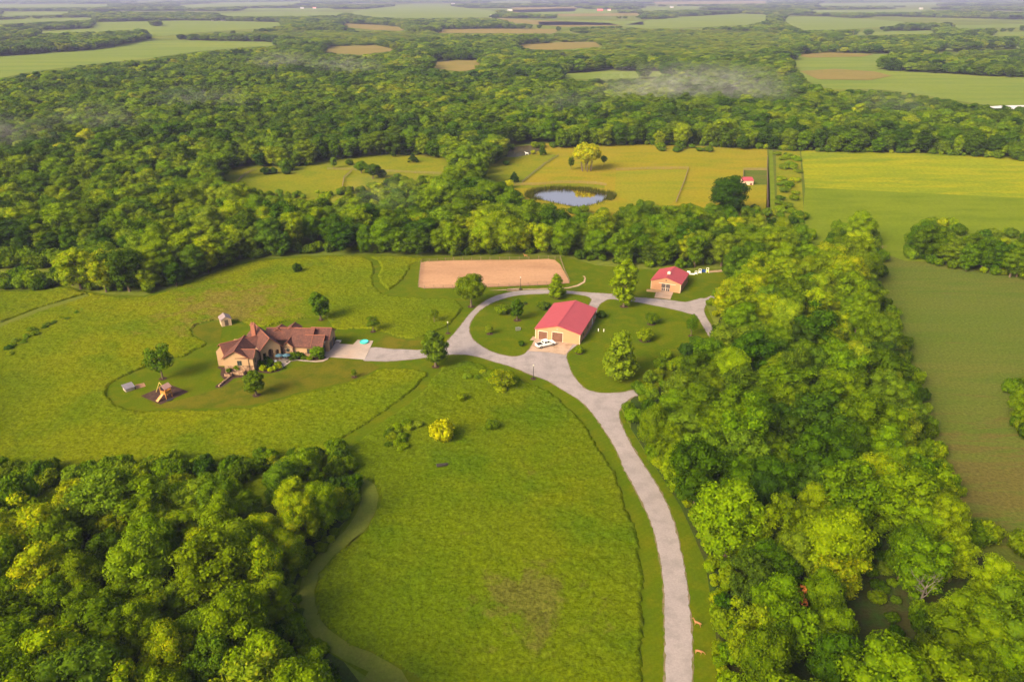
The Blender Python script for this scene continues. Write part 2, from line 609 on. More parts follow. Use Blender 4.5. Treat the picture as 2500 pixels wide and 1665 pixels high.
M1 = (Z(5, [(700, 945), (712, 915), (790, 895), (850, 870), (920, 875), (1000, 905), (1060, 922), (1180, 932), (1250, 990), (1350, 1030), (1450, 1080), (1520, 1150), (1600, 1230), (1680, 1330),
            (1740, 1430), (1800, 1530)])
      + Z(8, [(1840, 250), (1900, 420), (1950, 540), (1985, 660), (2000, 760), (2015, 900), (2025, 1050), (2022, 1200), (2030, 1330), (2025, 1450), (2025, 1568), (2020, 1700)])
      + F([(1480, 2300), (1150, 2300), (1010, 1660)])
      + Z(8, [(580, 1565), (470, 1490), (380, 1435), (270, 1375), (170, 1340), (80, 1285), (0, 1225)])
      + Z(7, [(2060, 1190), (2010, 1070), (2005, 980), (2040, 870), (2130, 760), (2250, 660), (2340, 590)])
      + Z(8, [(90, 740), (180, 660), (260, 570), (310, 470), (325, 380), (300, 310), (250, 275), (170, 250), (90, 180), (60, 90), (100, 20)])
      + Z(5, [(150, 1400), (300, 1290), (450, 1180), (580, 1080), (660, 990)]))
for pts, mat, ex, sd in ((smooth(M2, 3), M_MEADOW, [PATH_W], 3), (smooth(M3, 3), M_MEADOW, [], 4), (smooth(M1, 3), M_MEADOW2, [], 5)):
    o = rough_sheet('meadow', pts, ex, .50, .40, .34, mat, seed=sd)
    o['kind'] = 'structure'
setting('path', PATH_W, .05, M_TRACK)
TRACK_S = (Z(8, [(560, 1640), (470, 1490), (380, 1435), (270, 1375), (170, 1340), (80, 1285), (0, 1225)]) + Z(7, [(2060, 1190), (2010, 1070), (2005, 980), (2040, 870), (2130, 760), (2250, 660), (2340, 590)])
           + Z(8, [(90, 740), (180, 660), (260, 570), (310, 470), (325, 380), (300, 310), (250, 275), (190, 262), (215, 330), (220, 400), (180, 500), (110, 600), (0, 690)])
           + Z(7, [(2250, 560), (2100, 690), (1990, 800), (1930, 900), (1908, 1000), (1912, 1100), (1950, 1210), (2010, 1290), (2100, 1370), (2200, 1430), (2352, 1500)])
           + Z(8, [(200, 1590)]))
setting('path', TRACK_S, .05, M_TRACK)

# the drive: one gravel sheet with a loop
ROAD = (Z(5, [(230, 862), (280, 867), (380, 869), (480, 862), (590, 851), (680, 839), (760, 827), (870, 826), (960, 841), (1060, 871), (1180, 906), (1300, 956), (1400, 992), (1500, 1052),
              (1600, 1112), (1680, 1187), (1740, 1272), (1790, 1345), (1850, 1450), (1895, 1568)])
        + Z(8, [(1900, 220), (1990, 390), (2060, 540), (2100, 680), (2130, 830), (2145, 980), (2150, 1150), (2155, 1350), (2155, 1568), (2150, 1800), (2150, 2400)])
        + F([(1592, 2000), (1592, 1700)])
        + Z(9, [(232, 1568), (232, 1400), (230, 1250), (215, 1100), (205, 980), (180, 820), (150, 680), (115, 550), (70, 430), (0, 300)])
        + Z(5, [(1990, 1490), (1930, 1390), (1880, 1290), (1858, 1220), (1860, 1180), (1900, 1130), (1960, 1090), (2060, 1060)])
        + Z(6, [(380, 760), (385, 720), (375, 685), (355, 640), (325, 590), (310, 545), (330, 500), (430, 455), (400, 430), (325, 466), (290, 467), (240, 481), (190, 492), (110, 481), (0, 470)])
        + Z(5, [(1955, 460), (1810, 440), (1650, 430), (1520, 419), (1405, 414), (1300, 415), (1200, 423), (1100, 444), (1030, 471), (960, 516), (900, 576), (850, 640), (800, 700), (760, 745),
                (740, 776), (600, 796), (520, 795), (400, 790), (280, 781), (255, 820)]))
ragged('road_edge', smooth(ROAD, 3), .065, M_EDGE, .7, .09, .26)
ragged('road', smooth(ROAD, 3), .08, M_GRAVEL, .7, .07)
ISLE1 = Z(5, [(1200, 838), (1120, 829), (1040, 804), (970, 764), (925, 724), (908, 690), (906, 650), (925, 600), (970, 550), (1040, 502), (1120, 471), (1220, 449), (1330, 441), (1450, 438),
              (1560, 441), (1640, 452), (1675, 466), (1682, 482), (1660, 516), (1600, 600), (1400, 700), (1310, 760), (1285, 790), (1255, 820)])
ISLE2 = (Z(5, [(1525, 830), (1535, 880), (1560, 940), (1600, 1000), (1650, 1046), (1720, 1067), (1800, 1072), (1880, 1065), (1940, 1052), (2100, 1040), (2280, 950), (2420, 830)])
         + Z(6, [(360, 750), (345, 718), (322, 680), (300, 642), (275, 602), (250, 577), (200, 561), (100, 536), (0, 516)])
         + Z(5, [(1955, 490), (1900, 487), (1805, 473), (1760, 491), (1725, 526), (1700, 620), (1640, 720), (1560, 790)]))
for q in (ISLE1, ISLE2):
    ragged('road_edge', smooth(q, 3), .10, M_EDGE, .7, .08, .12)
    ragged('lawn', smooth(q, 3), .12, M_LAWN, .7, .08, -.12)
# warmer, drier grass in front of the house
DRY = (Z(4, [(900, 1090), (1000, 1165), (1200, 1172), (1400, 1162), (1600, 1148), (1750, 1112), (1850, 1082), (2000, 1047), (2150, 1012), (2250, 985), (2352, 950)])
       + Z(5, [(60, 1018), (150, 992), (230, 962), (290, 932), (330, 908), (300, 885), (230, 868), (100, 858), (20, 852)])
       + Z(4, [(2080, 870), (1980, 882), (1860, 915), (1760, 950), (1640, 990), (1560, 975), (1400, 1040), (1240, 1090), (1080, 1130)]))
setting('lawn', DRY, .05, M_DRYLAWN)
DRY2 = Z(4, [(1225, 670), (1262, 645), (1330, 622), (1390, 612), (1420, 660), (1400, 745), (1340, 760), (1262, 715)])
setting('lawn', DRY2, .05, M_DRYLAWN)
DRY3 = Z(5, [(290, 775), (370, 700), (440, 722), (520, 735), (610, 735), (600, 790), (480, 790), (380, 785)])
setting('lawn', DRY3, .05, M_DRYLAWN)

# slabs
h7 = lambda *p: [(630 + x / 7.85, 790 + y / 7.85) for x, y in p]
h9 = lambda *p: [(500 + x / 9.8, 800 + y / 9.8) for x, y in p]
h6 = lambda *p: [(500 + x / 6.926, 760 + y / 6.926) for x, y in p]
b1 = lambda *p: [(1280 + x / 9.8, 720 + y / 9.8) for x, y in p]
b2 = lambda *p: [(1560 + x / 11.775, 630 + y / 11.775) for x, y in p]
ar = lambda *p: [(1000 + x / 5.607, 600 + y / 5.607) for x, y in p]
rs_ = lambda *p: [(1740 + x / 8.71, 360 + y / 8.71) for x, y in p]
p2 = lambda *p: [(1140 + x / 6.542, 340 + y / 6.542) for x, y in p]
pg = lambda *p: [(250 + x / 9.42, 880 + y / 9.42) for x, y in p]
pd = lambda *p: [(1270 + x / 9.42, 440 + y / 9.42) for x, y in p]
setting('driveway', h7((1250, 560), (1390, 400), (1480, 330), (1595, 330), (1560, 395), (1820, 410), (1910, 318), (2210, 338), (2165, 440), (2090, 600), (2040, 700), (1900, 690), (1600, 668), (1370, 655), (1180, 640)), .15, M_SLAB2)
setting('walkway', h7((1370, 655), (1330, 700), (1240, 738), (1100, 748), (900, 735), (750, 715), (640, 730), (560, 790), (470, 850), (420, 800), (350, 740), (230, 720), (240, 660), (420, 640), (600, 690), (700, 695), (900, 705), (1100, 722), (1220, 705), (1300, 660), (1300, 640)), .15, M_SLAB2)
setting('apron', b1((330, 1020), (230, 1110), (100, 1350), (600, 1385), (990, 1450), (1160, 1185), (1100, 1120)), .15, M_SLAB)
setting('apron', b1((330, 1020), (210, 1000), (130, 1095), (260, 1095)), .15, M_SLAB)
setting('ramp', b2((490, 975), (440, 1155), (900, 1200), (990, 985), (700, 900)), .15, M_SLAB)
SANDP = ar((160, 235), (240, 215), (600, 205), (1100, 200), (1500, 198), (1900, 185), (1990, 200), (2060, 260), (2120, 370), (2180, 480), (2180, 515), (2060, 528), (1870, 540), (1500, 555), (1080, 570), (590, 582), (200, 588), (125, 570), (135, 440), (150, 300))
setting('arena', SANDP, .10, M_SAND)
setting('track', ar((1340, 590), (1500, 583), (1520, 610), (1420, 625), (1330, 620)), .06, M_SLAB)
setting('track', Z(5, [(1020, 418), (1150, 410), (1300, 406), (1420, 402), (1530, 398), (1590, 382), (1632, 360), (1638, 335), (1625, 325), (1640, 325), (1648, 340), (1642, 365), (1600, 390), (1535, 404), (1420, 408), (1150, 415)]), .06, M_SLAB)
setting('track', Z(6, [(340, 292), (420, 286), (500, 280), (510, 286), (498, 330), (480, 358), (462, 350), (478, 320), (484, 296), (420, 298), (340, 304)]), .06, M_SLAB)
setting('mulch_bed', pg((880, 820), (1530, 550), (1985, 720), (1340, 1020)), .08, M_MULCH)
setting('mulch_bed', h9((330, 935), (300, 960), (400, 1010), (370, 1130), (430, 1215), (480, 1250), (250, 1400), (260, 1450), (380, 1440), (560, 1330), (700, 1215), (900, 1190), (1040, 1150), (1060, 1060), (900, 1060), (700, 1000), (500, 960)), .08, M_MULCH)
setting('mulch_bed', h7((230, 700), (130, 730), (0, 800), (0, 940), (200, 960), (400, 920), (480, 850), (400, 790), (300, 740)), .08, M_MULCH)
setting('mulch_bed', h7((440, 640), (600, 560), (760, 590), (1190, 640), (1180, 690), (1100, 715), (900, 700), (760, 690), (620, 690)), .08, M_MULCH)
setting('pad', pg((760, 560), (960, 520), (1000, 600), (770, 665)), .08, plain('brown_earth', (.26, .14, .08), .95, var=.25))

# pastures, clearings and the eastern fields
C1 = F([(490, 402), (560, 386), (700, 386), (760, 371), (860, 359), (980, 361), (1030, 376), (1040, 398), (1000, 415), (900, 412), (830, 432), (720, 447), (600, 442), (540, 422)])
setting('field', F([(440, 400), (560, 383), (700, 383), (760, 368), (860, 356), (980, 356), (1050, 372), (1060, 420), (1000, 450), (900, 450), (830, 460), (720, 480), (600, 475), (500, 445)]), .03, M_GREENP)
C2 = F([(1105, 410), (1150, 372), (1200, 345), (1260, 345), (1350, 340), (1500, 337), (1600, 340), (1763, 347), (1763, 480), (1640, 472), (1560, 477), (1480, 467), (1400, 480), (1300, 484), (1220, 462), (1190, 432)])
setting('pasture', F([(1080, 440), (1090, 420), (1150, 368), (1230, 330), (1500, 333), (1763, 343), (1775, 500), (1640, 540), (1400, 540), (1200, 520), (1100, 470)]), .03, M_GOLD)
setting('pasture', p2((150, 560), (600, 320), (680, 285), (1000, 250), (1400, 250), (1480, 265), (1250, 410), (1100, 530), (870, 710), (700, 740), (400, 740), (120, 660)), .07, M_GREENP)
setting('pasture', p2((740, 745), (900, 735), (1150, 742), (1500, 715), (1800, 715), (2000, 722), (2200, 745), (2200, 785), (740, 785)), .07, M_GREENP)
M_GOLDG = terrain_mat('mid_pasture', (.155, .162, .009), (.175, .162, .011), (.140, .155, .008), .012, .05, .7, .28, .4, .9, stretch=(0, .6, 1.6))
setting('pasture', Z(3, [(-250, 1095), (60, 1085), (205, 1085), (195, 1150), (100, 1310), (-60, 1320), (-260, 1250)]), .07, M_GOLDG)
setting('lane', F([(1768, 346), (1776, 346), (1783, 500), (1771, 500)]), .07, M_CROP)
E_ALL = F([(1765, 343), (1840, 346), (2354, 360), (2500, 366), (2500, 1400), (2354, 1300), (2225, 1260), (2100, 1100), (2020, 900), (1980, 720), (1980, 560), (1840, 560), (1760, 520)])
setting('field', E_ALL, .03, M_BROWNF)
setting('field', F([(1841, 346), (2354, 360), (2500, 366), (2500, 470), (2354, 456), (2180, 448), (2000, 439), (1851, 432)]), .07, M_FLOWER)
setting('field', F([(1851, 432), (2000, 439), (2180, 448), (2354, 456), (2500, 470), (2500, 640), (2354, 612), (2080, 600), (1980, 565), (1900, 565), (1850, 600), (1780, 560), (1782, 502), (1845, 500)]), .07, M_CROP)
setting('field', F([(1783, 347), (1839, 348), (1848, 500), (1788, 500)]), .05, M_GREENP)
setting('pen', rs_((655, 495), (1150, 495), (1150, 800), (640, 800)), .07, M_BROWNF)

POND = pd((240, 385), (290, 300), (480, 235), (700, 215), (850, 205), (1200, 215), (1500, 235), (1750, 290), (2040, 330), (2045, 400), (1950, 470), (1700, 550), (1450, 612), (1250, 610), (1050, 575), (850, 535), (600, 475), (380, 435))
M_WATER, nt_, N_, L_, b_ = newmat('pond_water')
b_.inputs['Base Color'].default_value = (.90, .66, .58, 1)
b_.inputs['Metallic'].default_value = 1.0
b_.inputs['Roughness'].default_value = .04
b_.inputs['Specular IOR Level'].default_value = .9
b_.inputs['IOR'].default_value = 2.9
tc_ = N_.new('ShaderNodeTexCoord')
bp_ = N_.new('ShaderNodeBump')
bp_.inputs['Strength'].default_value = .06
L_.new(noise(N_, L_, tc_.outputs['Object'], .8, 2), bp_.inputs['Height'])
L_.new(bp_.outputs[0], b_.inputs['Normal'])
M_MURK = plain('murky_water', (.085, .070, .035), .25, var=.15, scale=.1)
setting('pond', smooth(POND, 3), .10, M_WATER)
setting('pond', smooth(p2((560, 250), (620, 180), (760, 130), (900, 110), (1130, 110), (1165, 170), (1050, 230), (900, 270), (780, 290), (640, 288)), 3), .10, M_MURK)

# far farmland
FARF = {
    'a': F([(-200, 196), (0, 182), (60, 168), (200, 150), (330, 137), (450, 120), (560, 110), (690, 103), (600, 97), (430, 94), (345, 95), (350, 86), (420, 79), (480, 74), (600, 66), (650, 60), (640, 52), (560, 50), (420, 48), (220, 52), (215, 66), (100, 72), (0, 78), (-200, 82)]),
    'b': F([(735, 121), (830, 127), (920, 116), (860, 105), (760, 108)]),
    'c': F([(978, 146), (1040, 140), (1105, 140), (1102, 158), (1060, 166), (1000, 158)]),
    'd': F([(1185, 113), (1275, 116), (1380, 108), (1370, 98), (1290, 98), (1200, 104)]),
    'e': F([(1268, 172), (1400, 164), (1525, 165), (1527, 178), (1400, 183), (1300, 183)]),
    'f': F([(1822, 128), (1900, 122), (2030, 125), (2150, 132), (2354, 139), (2500, 143), (2500, 242), (2354, 245), (2260, 242), (2180, 230), (2100, 216), (2010, 206), (1910, 207), (1860, 190), (1835, 165)]),
    'g': F([(1420, 61), (1500, 46), (1600, 38), (1700, 32), (1762, 34), (1758, 50), (1720, 58), (1600, 64), (1500, 67)]),
    'h': F([(1798, 40), (1900, 39), (2080, 51), (2060, 60), (1960, 68), (1850, 71), (1815, 58)]),
    'i': F([(785, 55), (860, 58), (935, 65), (920, 72), (850, 69), (790, 63)]),
    'j': F([(1005, 69), (1140, 67), (1285, 68), (1275, 78), (1010, 77)]),
    'k': F([(800, 32), (840, 22), (920, 13), (1010, 11), (1080, 20), (1150, 28), (1120, 40), (980, 43), (870, 41)]),
    'l': F([(1140, 42), (1260, 49), (1400, 54), (1430, 60), (1300, 63), (1180, 53)]),
    'm': F([(1960, 76), (2160, 70), (2150, 78), (1970, 83)]),
    'n': F([(-100, 60), (0, 56), (110, 51), (230, 45), (200, 41), (90, 44), (-100, 50)]),
    'o': F([(410, 12), (560, 6), (700, 4), (680, 10), (520, 16), (430, 19)]),
    'p': F([(500, 32), (640, 27), (790, 29), (780, 36), (640, 38), (520, 38)]),
    'q': F([(1858, 98), (1960, 94), (1950, 101), (1880, 103)]),
    'r': F([(1150, 25), (1300, 20), (1420, 24), (1400, 31), (1250, 34)]),
    's': F([(2180, 60), (2354, 56), (2354, 64), (2200, 66)]),
    't': F([(2140, 110), (2354, 104), (2354, 112), (2160, 117)]),
    'u': F([(0, 30), (160, 27), (150, 34), (0, 38)]),
    'w': F([(1177, 18), (1330, 17), (1320, 27), (1180, 30)]),
    'x': F([(1277, 33), (1470, 31), (1477, 37), (1290, 39)]),
    'y': F([(1237, 51), (1477, 49), (1480, 58), (1240, 59)]),
    'z': F([(2277, 75), (2400, 74), (2400, 83), (2280, 84)]),
    'aa': F([(560, 20), (760, 19), (770, 24), (560, 25)]),
    'bb': F([(1500, 5), (1760, 3), (1760, 9), (1510, 11)]),
    'cc': F([(1880, 8), (2160, 6), (2150, 13), (1890, 14)]),
    'dd': F([(-20, 12), (250, 10), (240, 17), (-20, 19)]),
    'ee': F([(1860, 24), (2130, 22), (2120, 28), (1870, 30)]),
    'v': F([(1460, 20), (1620, 15), (1600, 21), (1480, 26)]),
}
for k, pts in FARF.items():
    setting('field', pts, .25, M_FARGOLD if k in ('b', 'c', 'd', 'i', 'j', 'l', 'q', 'w', 'x', 'bb') else M_FAR)
setting('field', F([(1822, 128), (1900, 122), (2010, 126), (1980, 132), (1860, 134)]), .6, M_FARGOLD)
setting('field', F([(1838, 165), (1920, 160), (2010, 166), (2050, 176), (2000, 186), (1880, 184)]), .6, M_FARGOLD)
setting('road', F([(2140, 127), (2250, 129), (2354, 133), (2500, 140), (2500, 143), (2354, 136), (2250, 132), (2140, 129)]), .6, M_GRAVEL)
setting('pond', F([(2262, 248), (2300, 245), (2354, 244), (2500, 243), (2500, 256), (2354, 254), (2300, 253)]), .6, plain('pale_lake', (.75, .70, .68), .15, var=.03, spec=.8))
FORCED = [F([(-100, 134), (0, 131), (225, 115), (342, 93), (335, 81), (230, 87), (120, 92), (0, 112), (-100, 116)]), F([(-100, 100), (0, 97), (40, 95), (92, 88), (86, 77), (0, 88), (-100, 88)]),
          F([(2028, 164), (2200, 172), (2354, 182), (2500, 190), (2500, 160), (2354, 150), (2200, 147), (2090, 138), (2028, 148)]),
          F([(352, 62), (364, 62), (364, 55), (352, 55)])]
SCRUB = [F([(420, 92), (640, 96), (690, 103), (780, 108), (930, 108), (1050, 100), (1250, 88), (1200, 78), (950, 78), (700, 75), (480, 84)]),
         F([(1250, 78), (1420, 70), (1800, 78), (1800, 120), (1700, 150), (1300, 150), (1250, 100)])]
SCRUB_W = F([(-200, 595), (0, 595), (100, 600), (185, 605), (180, 650), (100, 667), (0, 668), (-200, 670)])
SCRUB_E = F([(1785, 350), (1838, 350), (1845, 500), (1790, 500)])
O4 = F([(1765, 345), (1840, 350), (2100, 354), (2250, 362), (2354, 372), (2500, 380), (2500, 560), (2354, 542), (2280, 540), (2215, 543), (2195, 520), (2140, 510), (2105, 520), (2085, 560), (2080, 595), (2150, 612), (2250, 630), (2354, 645), (2500, 665), (2500, 845),
        (2354, 862), (2312, 895), (2308, 960), (2354, 1012), (2500, 1060), (2500, 1330), (2354, 1260), (2300, 1240), (2222, 1195), (2205, 1110), (2165, 1020), (2140, 950), (2110, 880), (2070, 760), (2032, 690), (2027, 600), (2005, 530), (1965, 515),
        (1910, 530), (1888, 580), (1880, 620), (1868, 560), (1850, 502), (1800, 500), (1765, 490)])
GAP = F([(1975, 1225), (2000, 1225), (2035, 1285), (2060, 1360), (2095, 1450), (2125, 1540), (2150, 1640), (2130, 1640), (2085, 1540), (2050, 1470), (2015, 1390), (1985, 1320), (1968, 1270)])
OPENS = [O1, C1, C2, O4] + list(FARF.values())
BIGTREE_SPOTS = []

# ------------------------------------------------------------------ trees
ICO = None


def ico():
    global ICO
    if ICO is None:
        bm = bmesh.new()
        bmesh.ops.create_icosphere(bm, subdivisions=1, radius=1)
        ICO = (np.array([v.co[:] for v in bm.verts]), np.array([[v.index for v in f.verts] for f in bm.faces]))
        bm.free()
    return ICO


def crown(seed, w, h, z0, nl, leaves, leaf, shape='round', lr=.27, spread=1.0, core=.8):
    """many leaf clumps on lobes spread through the crown; w width, h top, z0 lowest leaves"""
    r = np.random.default_rng(seed)
    cz, hz, hw = (h + z0) / 2, (h - z0) / 2, w / 2
    C, RR = [], []
    tries = 0
    while len(C) < nl and tries < 4000:
        tries += 1
        u = r.uniform(-1, 1, 3)
        if u @ u > 1 or u @ u < .12:
            continue
        t = (u[2] + 1) / 2
        if shape == 'cone':
            k = 1.12 * (1 - t) ** .8 + .10
        elif shape == 'column':
            k = min(1, .55 + 1.3 * t, 2.6 * (1 - t) + .25)
        elif shape == 'oval':
            k = min(1, .6 + t, 2.2 * (1 - t) + .3)
        elif shape == 'flat':
            k = .55 + .6 * t
        else:
            k = 1
        rad = w * lr * r.uniform(.62, 1.15) * (.6 if shape in ('cone', 'column') else 1)
        lim = max(.3, hw - rad * .7)
        if shape in ('cone', 'column', 'oval', 'flat'):
            ang = r.uniform(0, 6.283)
            d = math.sqrt(r.uniform(.05, 1)) * k * lim
            p = np.array([d * math.cos(ang), d * math.sin(ang), z0 + (h - z0) * (.06 + .88 * t)])
        else:
            n = u / np.linalg.norm(u) * r.uniform(.55, 1) * spread
            p = np.array([n[0] * lim, n[1] * lim, cz + n[2] * (hz - rad * .6)])
        if any(np.linalg.norm(p - c) < .42 * (rad + q) for c, q in zip(C, RR)):
            continue
        C.append(p)
        RR.append(rad)
    C = np.array(C)
    RR = np.array(RR)
    Vs, Qs, nV = [], [], 0
    iv, jf = ico()
    for c, rad in zip(C, RR):
        n = max(20, int(leaves * (rad / (w * lr)) ** 2))
        d = r.normal(size=(n, 3))
        d[:, 2] += .25
        d /= np.linalg.norm(d, axis=1)[:, None]
        p = c + d * rad * (r.uniform(.80, 1.10, (n, 1))) * np.array([1, 1, .82])
        ok = np.ones(n, bool)
        for c2, r2 in zip(C, RR):
            if c2 is not c:
                ok &= np.linalg.norm((p - c2) / np.array([1, 1, .82]), axis=1) > r2 * .80
        p, d = p[ok], d[ok]
        n = len(p)
        if not n:
            continue
        nn = d + r.normal(size=(n, 3)) * .42
        nn /= np.linalg.norm(nn, axis=1)[:, None]
        a = np.cross(nn, r.normal(size=(n, 3)))
        a /= np.linalg.norm(a, axis=1)[:, None]
        b = np.cross(nn, a)
        s = leaf * r.uniform(.6, 1.25, (n, 1))
        bend = nn * s * .25
        q = np.stack([p + a * s, p + b * s * .62 + bend, p - a * s, p - b * s * .62 + bend], 1).reshape(-1, 3)
        Vs.append(q)
        Qs.append(nV + np.arange(4 * n).reshape(n, 4))
        nV += 4 * n
        if core:
            cv = c + iv * rad * core * np.array([1, 1, .82]) * r.uniform(.85, 1.1, (len(iv), 1))
            Vs.append(cv)
            Qs.append(np.concatenate([nV + jf, nV + jf[:, :1]], 1))
            nV += len(cv)
    V = np.concatenate(Vs)
    Q = np.concatenate(Qs)
    me = bpy.data.meshes.new('crown')
    loops, starts, tot = [], [], []
    tri = Q[:, 3] == Q[:, 0]
    fl = []
    k = 0
    for row, t in zip(Q.tolist(), tri.tolist()):
        m = 3 if t else 4
        fl += row[:m]
        starts.append(k)
        tot.append(m)
        k += m
    me.vertices.add(len(V))
    me.vertices.foreach_set('co', V.astype(np.float32).ravel())
    me.loops.add(len(fl))
    me.loops.foreach_set('vertex_index', fl)
    me.polygons.add(len(starts))
    me.polygons.foreach_set('loop_start', starts)
    me.polygons.foreach_set('loop_total', tot)
    me.update(calc_edges=True)
    me.materials.append(M_LEAF)
    return me, C


def trunk(seed, h, r0, C, mat=None, limbs=7, stems=1, wr=0):
    r = np.random.default_rng(seed)
    m = MB()
    top = h * .62
    for sidx in range(stems):
        ang = 6.283 * sidx / stems
        ox, oy = (wr * math.cos(ang), wr * math.sin(ang)) if stems > 1 else (0, 0)
        pts = [Vector((ox, oy, -.2)), Vector((ox * 1.2 + r.uniform(-.1, .1), oy * 1.2 + r.uniform(-.1, .1), top * .4)),
               Vector((ox * 1.6 + r.uniform(-.25, .25), oy * 1.6 + r.uniform(-.25, .25), top))]
        rr = r0 / math.sqrt(stems)
        m.tube(pts[0], pts[1], rr * 1.25, rr * .8, 7)
        m.tube(pts[1], pts[2], rr * .8, rr * .35, 7)
    idx = r.permutation(len(C))[:limbs]
    for i in idx:
        c = Vector(C[i])
        z = min(c.z * .7, top * .9)
        m.tube((0, 0, max(z * .6, .1 * h)), c, r0 * .38, r0 * .08, 5)
    me = m.mesh('trunk')
    me.materials.append(mat or M_BARK)
    return me


VAR = {}


def variant(key, n, **k):
    VAR[key] = []
    for i in range(n):
        kk = dict(k)
        st = kk.pop('stems', 1)
        tr = kk.pop('tr', .28)
        wr = kk.pop('wr', 0)
        me, C = crown(hash_seed(key, i), **kk)
        VAR[key].append((me, trunk(i + 5, kk['h'], tr, C, stems=st, wr=wr)))


def hash_seed(key, i):
    return sum(ord(c) * (q + 3) for q, c in enumerate(key)) + 101 * i


# nominal size 9 m wide, 13 m high
variant('wood', 3, w=9.0, h=13.0, z0=1.0, nl=46, leaves=300, leaf=.20, lr=.17)
W_ALL = VAR['wood']
variant('wood', 2, w=9.0, h=13.0, z0=1.0, nl=28, leaves=520, leaf=.21, lr=.23)
W_ALL += VAR['wood']
variant('wood', 2, w=9.0, h=13.0, z0=.8, nl=62, leaves=190, leaf=.22, lr=.15, shape='oval', spread=1.1, core=.65)
W_ALL += VAR['wood']
variant('wood', 2, w=9.0, h=13.0, z0=1.4, nl=36, leaves=240, leaf=.25, lr=.19, shape='flat', core=.7)
VAR['wood'] = W_ALL + VAR['wood']
variant('yardround', 2, w=9.0, h=10.0, z0=2.0, nl=34, leaves=300, leaf=.23, lr=.18)
variant('oval', 2, w=6.0, h=9.0, z0=1.6, nl=28, leaves=150, leaf=.28, shape='oval', lr=.21)
variant('cone', 2, w=8.5, h=13.0, z0=.35, nl=70, leaves=170, leaf=.36, shape='cone', lr=.26)
variant('column', 1, w=8.5, h=16.0, z0=.9, nl=56, leaves=170, leaf=.38, shape='column', lr=.27)
variant('loose', 2, w=8.0, h=9.5, z0=2.6, nl=24, leaves=95, leaf=.30, lr=.17, core=.5, tr=.22)
variant('bush', 4, w=4.0, h=2.6, z0=.05, nl=18, leaves=130, leaf=.20, lr=.22, tr=.08)
variant('cedar', 2, w=4.5, h=5.5, z0=.15, nl=34, leaves=130, leaf=.20, shape='cone', lr=.27, tr=.12)
variant('grove', 1, w=16.0, h=15.0, z0=4.2, nl=46, leaves=170, leaf=.42, lr=.15, stems=6, wr=2.6, tr=.55)
NOM = {'wood': (9, 13), 'yardround': (9, 10), 'oval': (6, 9), 'cone': (8.5, 13), 'column': (8.5, 16), 'loose': (8, 9.5), 'bush': (4, 2.6), 'cedar': (4.5, 5.5), 'grove': (16, 15)}


def tree(name, kind, i, X, Y, w, h, tone, label, cat, group=None, rz=None, mat=None, z=0):
    r = root(name, (X, Y, z), random.uniform(0, 6.28) if rz is None else rz, label, cat, group)
    nw, nh = NOM[kind]
    r.scale = (w / nw, w / nw, h / nh)
    me, tm = VAR[kind][i % len(VAR[kind])]
    c = put('crown' if kind != 'bush' else 'foliage', me, None, r)
    c['tone'] = float(tone)
    put('trunk' if kind != 'bush' else 'stem', tm, None, r)
    return r


def at(px, py):
    return P(px, py)


# ---- where the woods stand: rows running across the land, testing each tree against the open ground
ORD = ['first', 'second', 'third', 'fourth', 'fifth', 'sixth', 'seventh', 'eighth', 'ninth', 'tenth', 'eleventh', 'twelfth', 'thirteenth', 'fourteenth', 'fifteenth', 'sixteenth', 'seventeenth',
       'eighteenth', 'nineteenth', 'twentieth']
ORD += ['twenty-' + o for o in ORD[:9]] + ['thirtieth'] + ['thirty-' + o for o in ORD[:9]] + ['fortieth'] + ['forty-' + o for o in ORD[:9]]


def spacing(Y):
    return float(np.interp(Y, [50, 300, 600, 1200, 2500, 5000, 9000, 13000], [6.6, 7.0, 8.5, 12, 19, 38, 75, 110]))


pts_ = []
Y = 52.0
row = 0
while Y < 12500:
    s = spacing(Y)
    half = (1.25 if Y < 900 else .85) * Y + 60
    n = int(2 * half / s)
    x = -half + (np.arange(n) + .5 * (row % 2) + RNG.uniform(-.33, .33, n)) * s
    y = Y + RNG.uniform(-.30, .30, n) * s
    pts_.append(np.stack([x, y, np.full(n, s), np.full(n, row)], 1))
    Y += s * .92
    row += 1
T = np.concatenate(pts_)
X_, Y_, SP, ROWI = T.T
n = len(T)
Wd = np.clip(SP * (1.0 + .95 * RNG.random(n) ** 1.6), 6.0, None)
Ht = np.interp(SP, [6.6, 9, 20, 60, 110], [12.8, 13, 13.5, 14, 15]) * (.62 + .36 * (Wd / SP - 1) + RNG.uniform(0, .36, n))
# lower growth where the photo shows thickets
fx, fy, _ = proj(X_, Y_, 0)
thin = np.zeros(n, bool)
for q in SCRUB:
    thin |= inside(q, fx, fy)
Ht = np.where(thin, Ht * .50, Ht)
ok = RNG.random(n) < np.where(thin, .62, .965)
bx, by, bk = fx, fy, None
tx, ty, k_ = proj(X_, Y_, Ht * .93)
mx, my, k2 = proj(X_, Y_, Ht * .55)
wid = Wd * np.where((Y_ < 190) & (X_ < -12), .52, .40) * k2
forced = np.zeros(n, bool)
for q in FORCED:
    forced |= inside(q, bx, by)
for q in OPENS:
    hit = inside(q, bx, by) | inside(q, tx, ty) | inside(q, mx - wid, my) | inside(q, mx + wid, my)
    ok &= (~hit) | forced
ok &= ~(inside(GAP, bx, by) | inside(GAP, tx, ty))
ok &= ~(inside(SCRUB_W, bx, by) | inside(SCRUB_W, tx, ty))
# farther off, glades and hay strips break the woods
gl = vnoise(X_ / 800 + 31, Y_ / 420 + 7, 9)
gl2 = vnoise(X_ / 260 + 3, Y_ / 200 + 17, 19)
ok &= ~((Y_ > 1900) & (gl * .7 + gl2 * .3 > np.interp(Y_, [1900, 3000, 8000], [.70, .56, .50])) & ~forced)
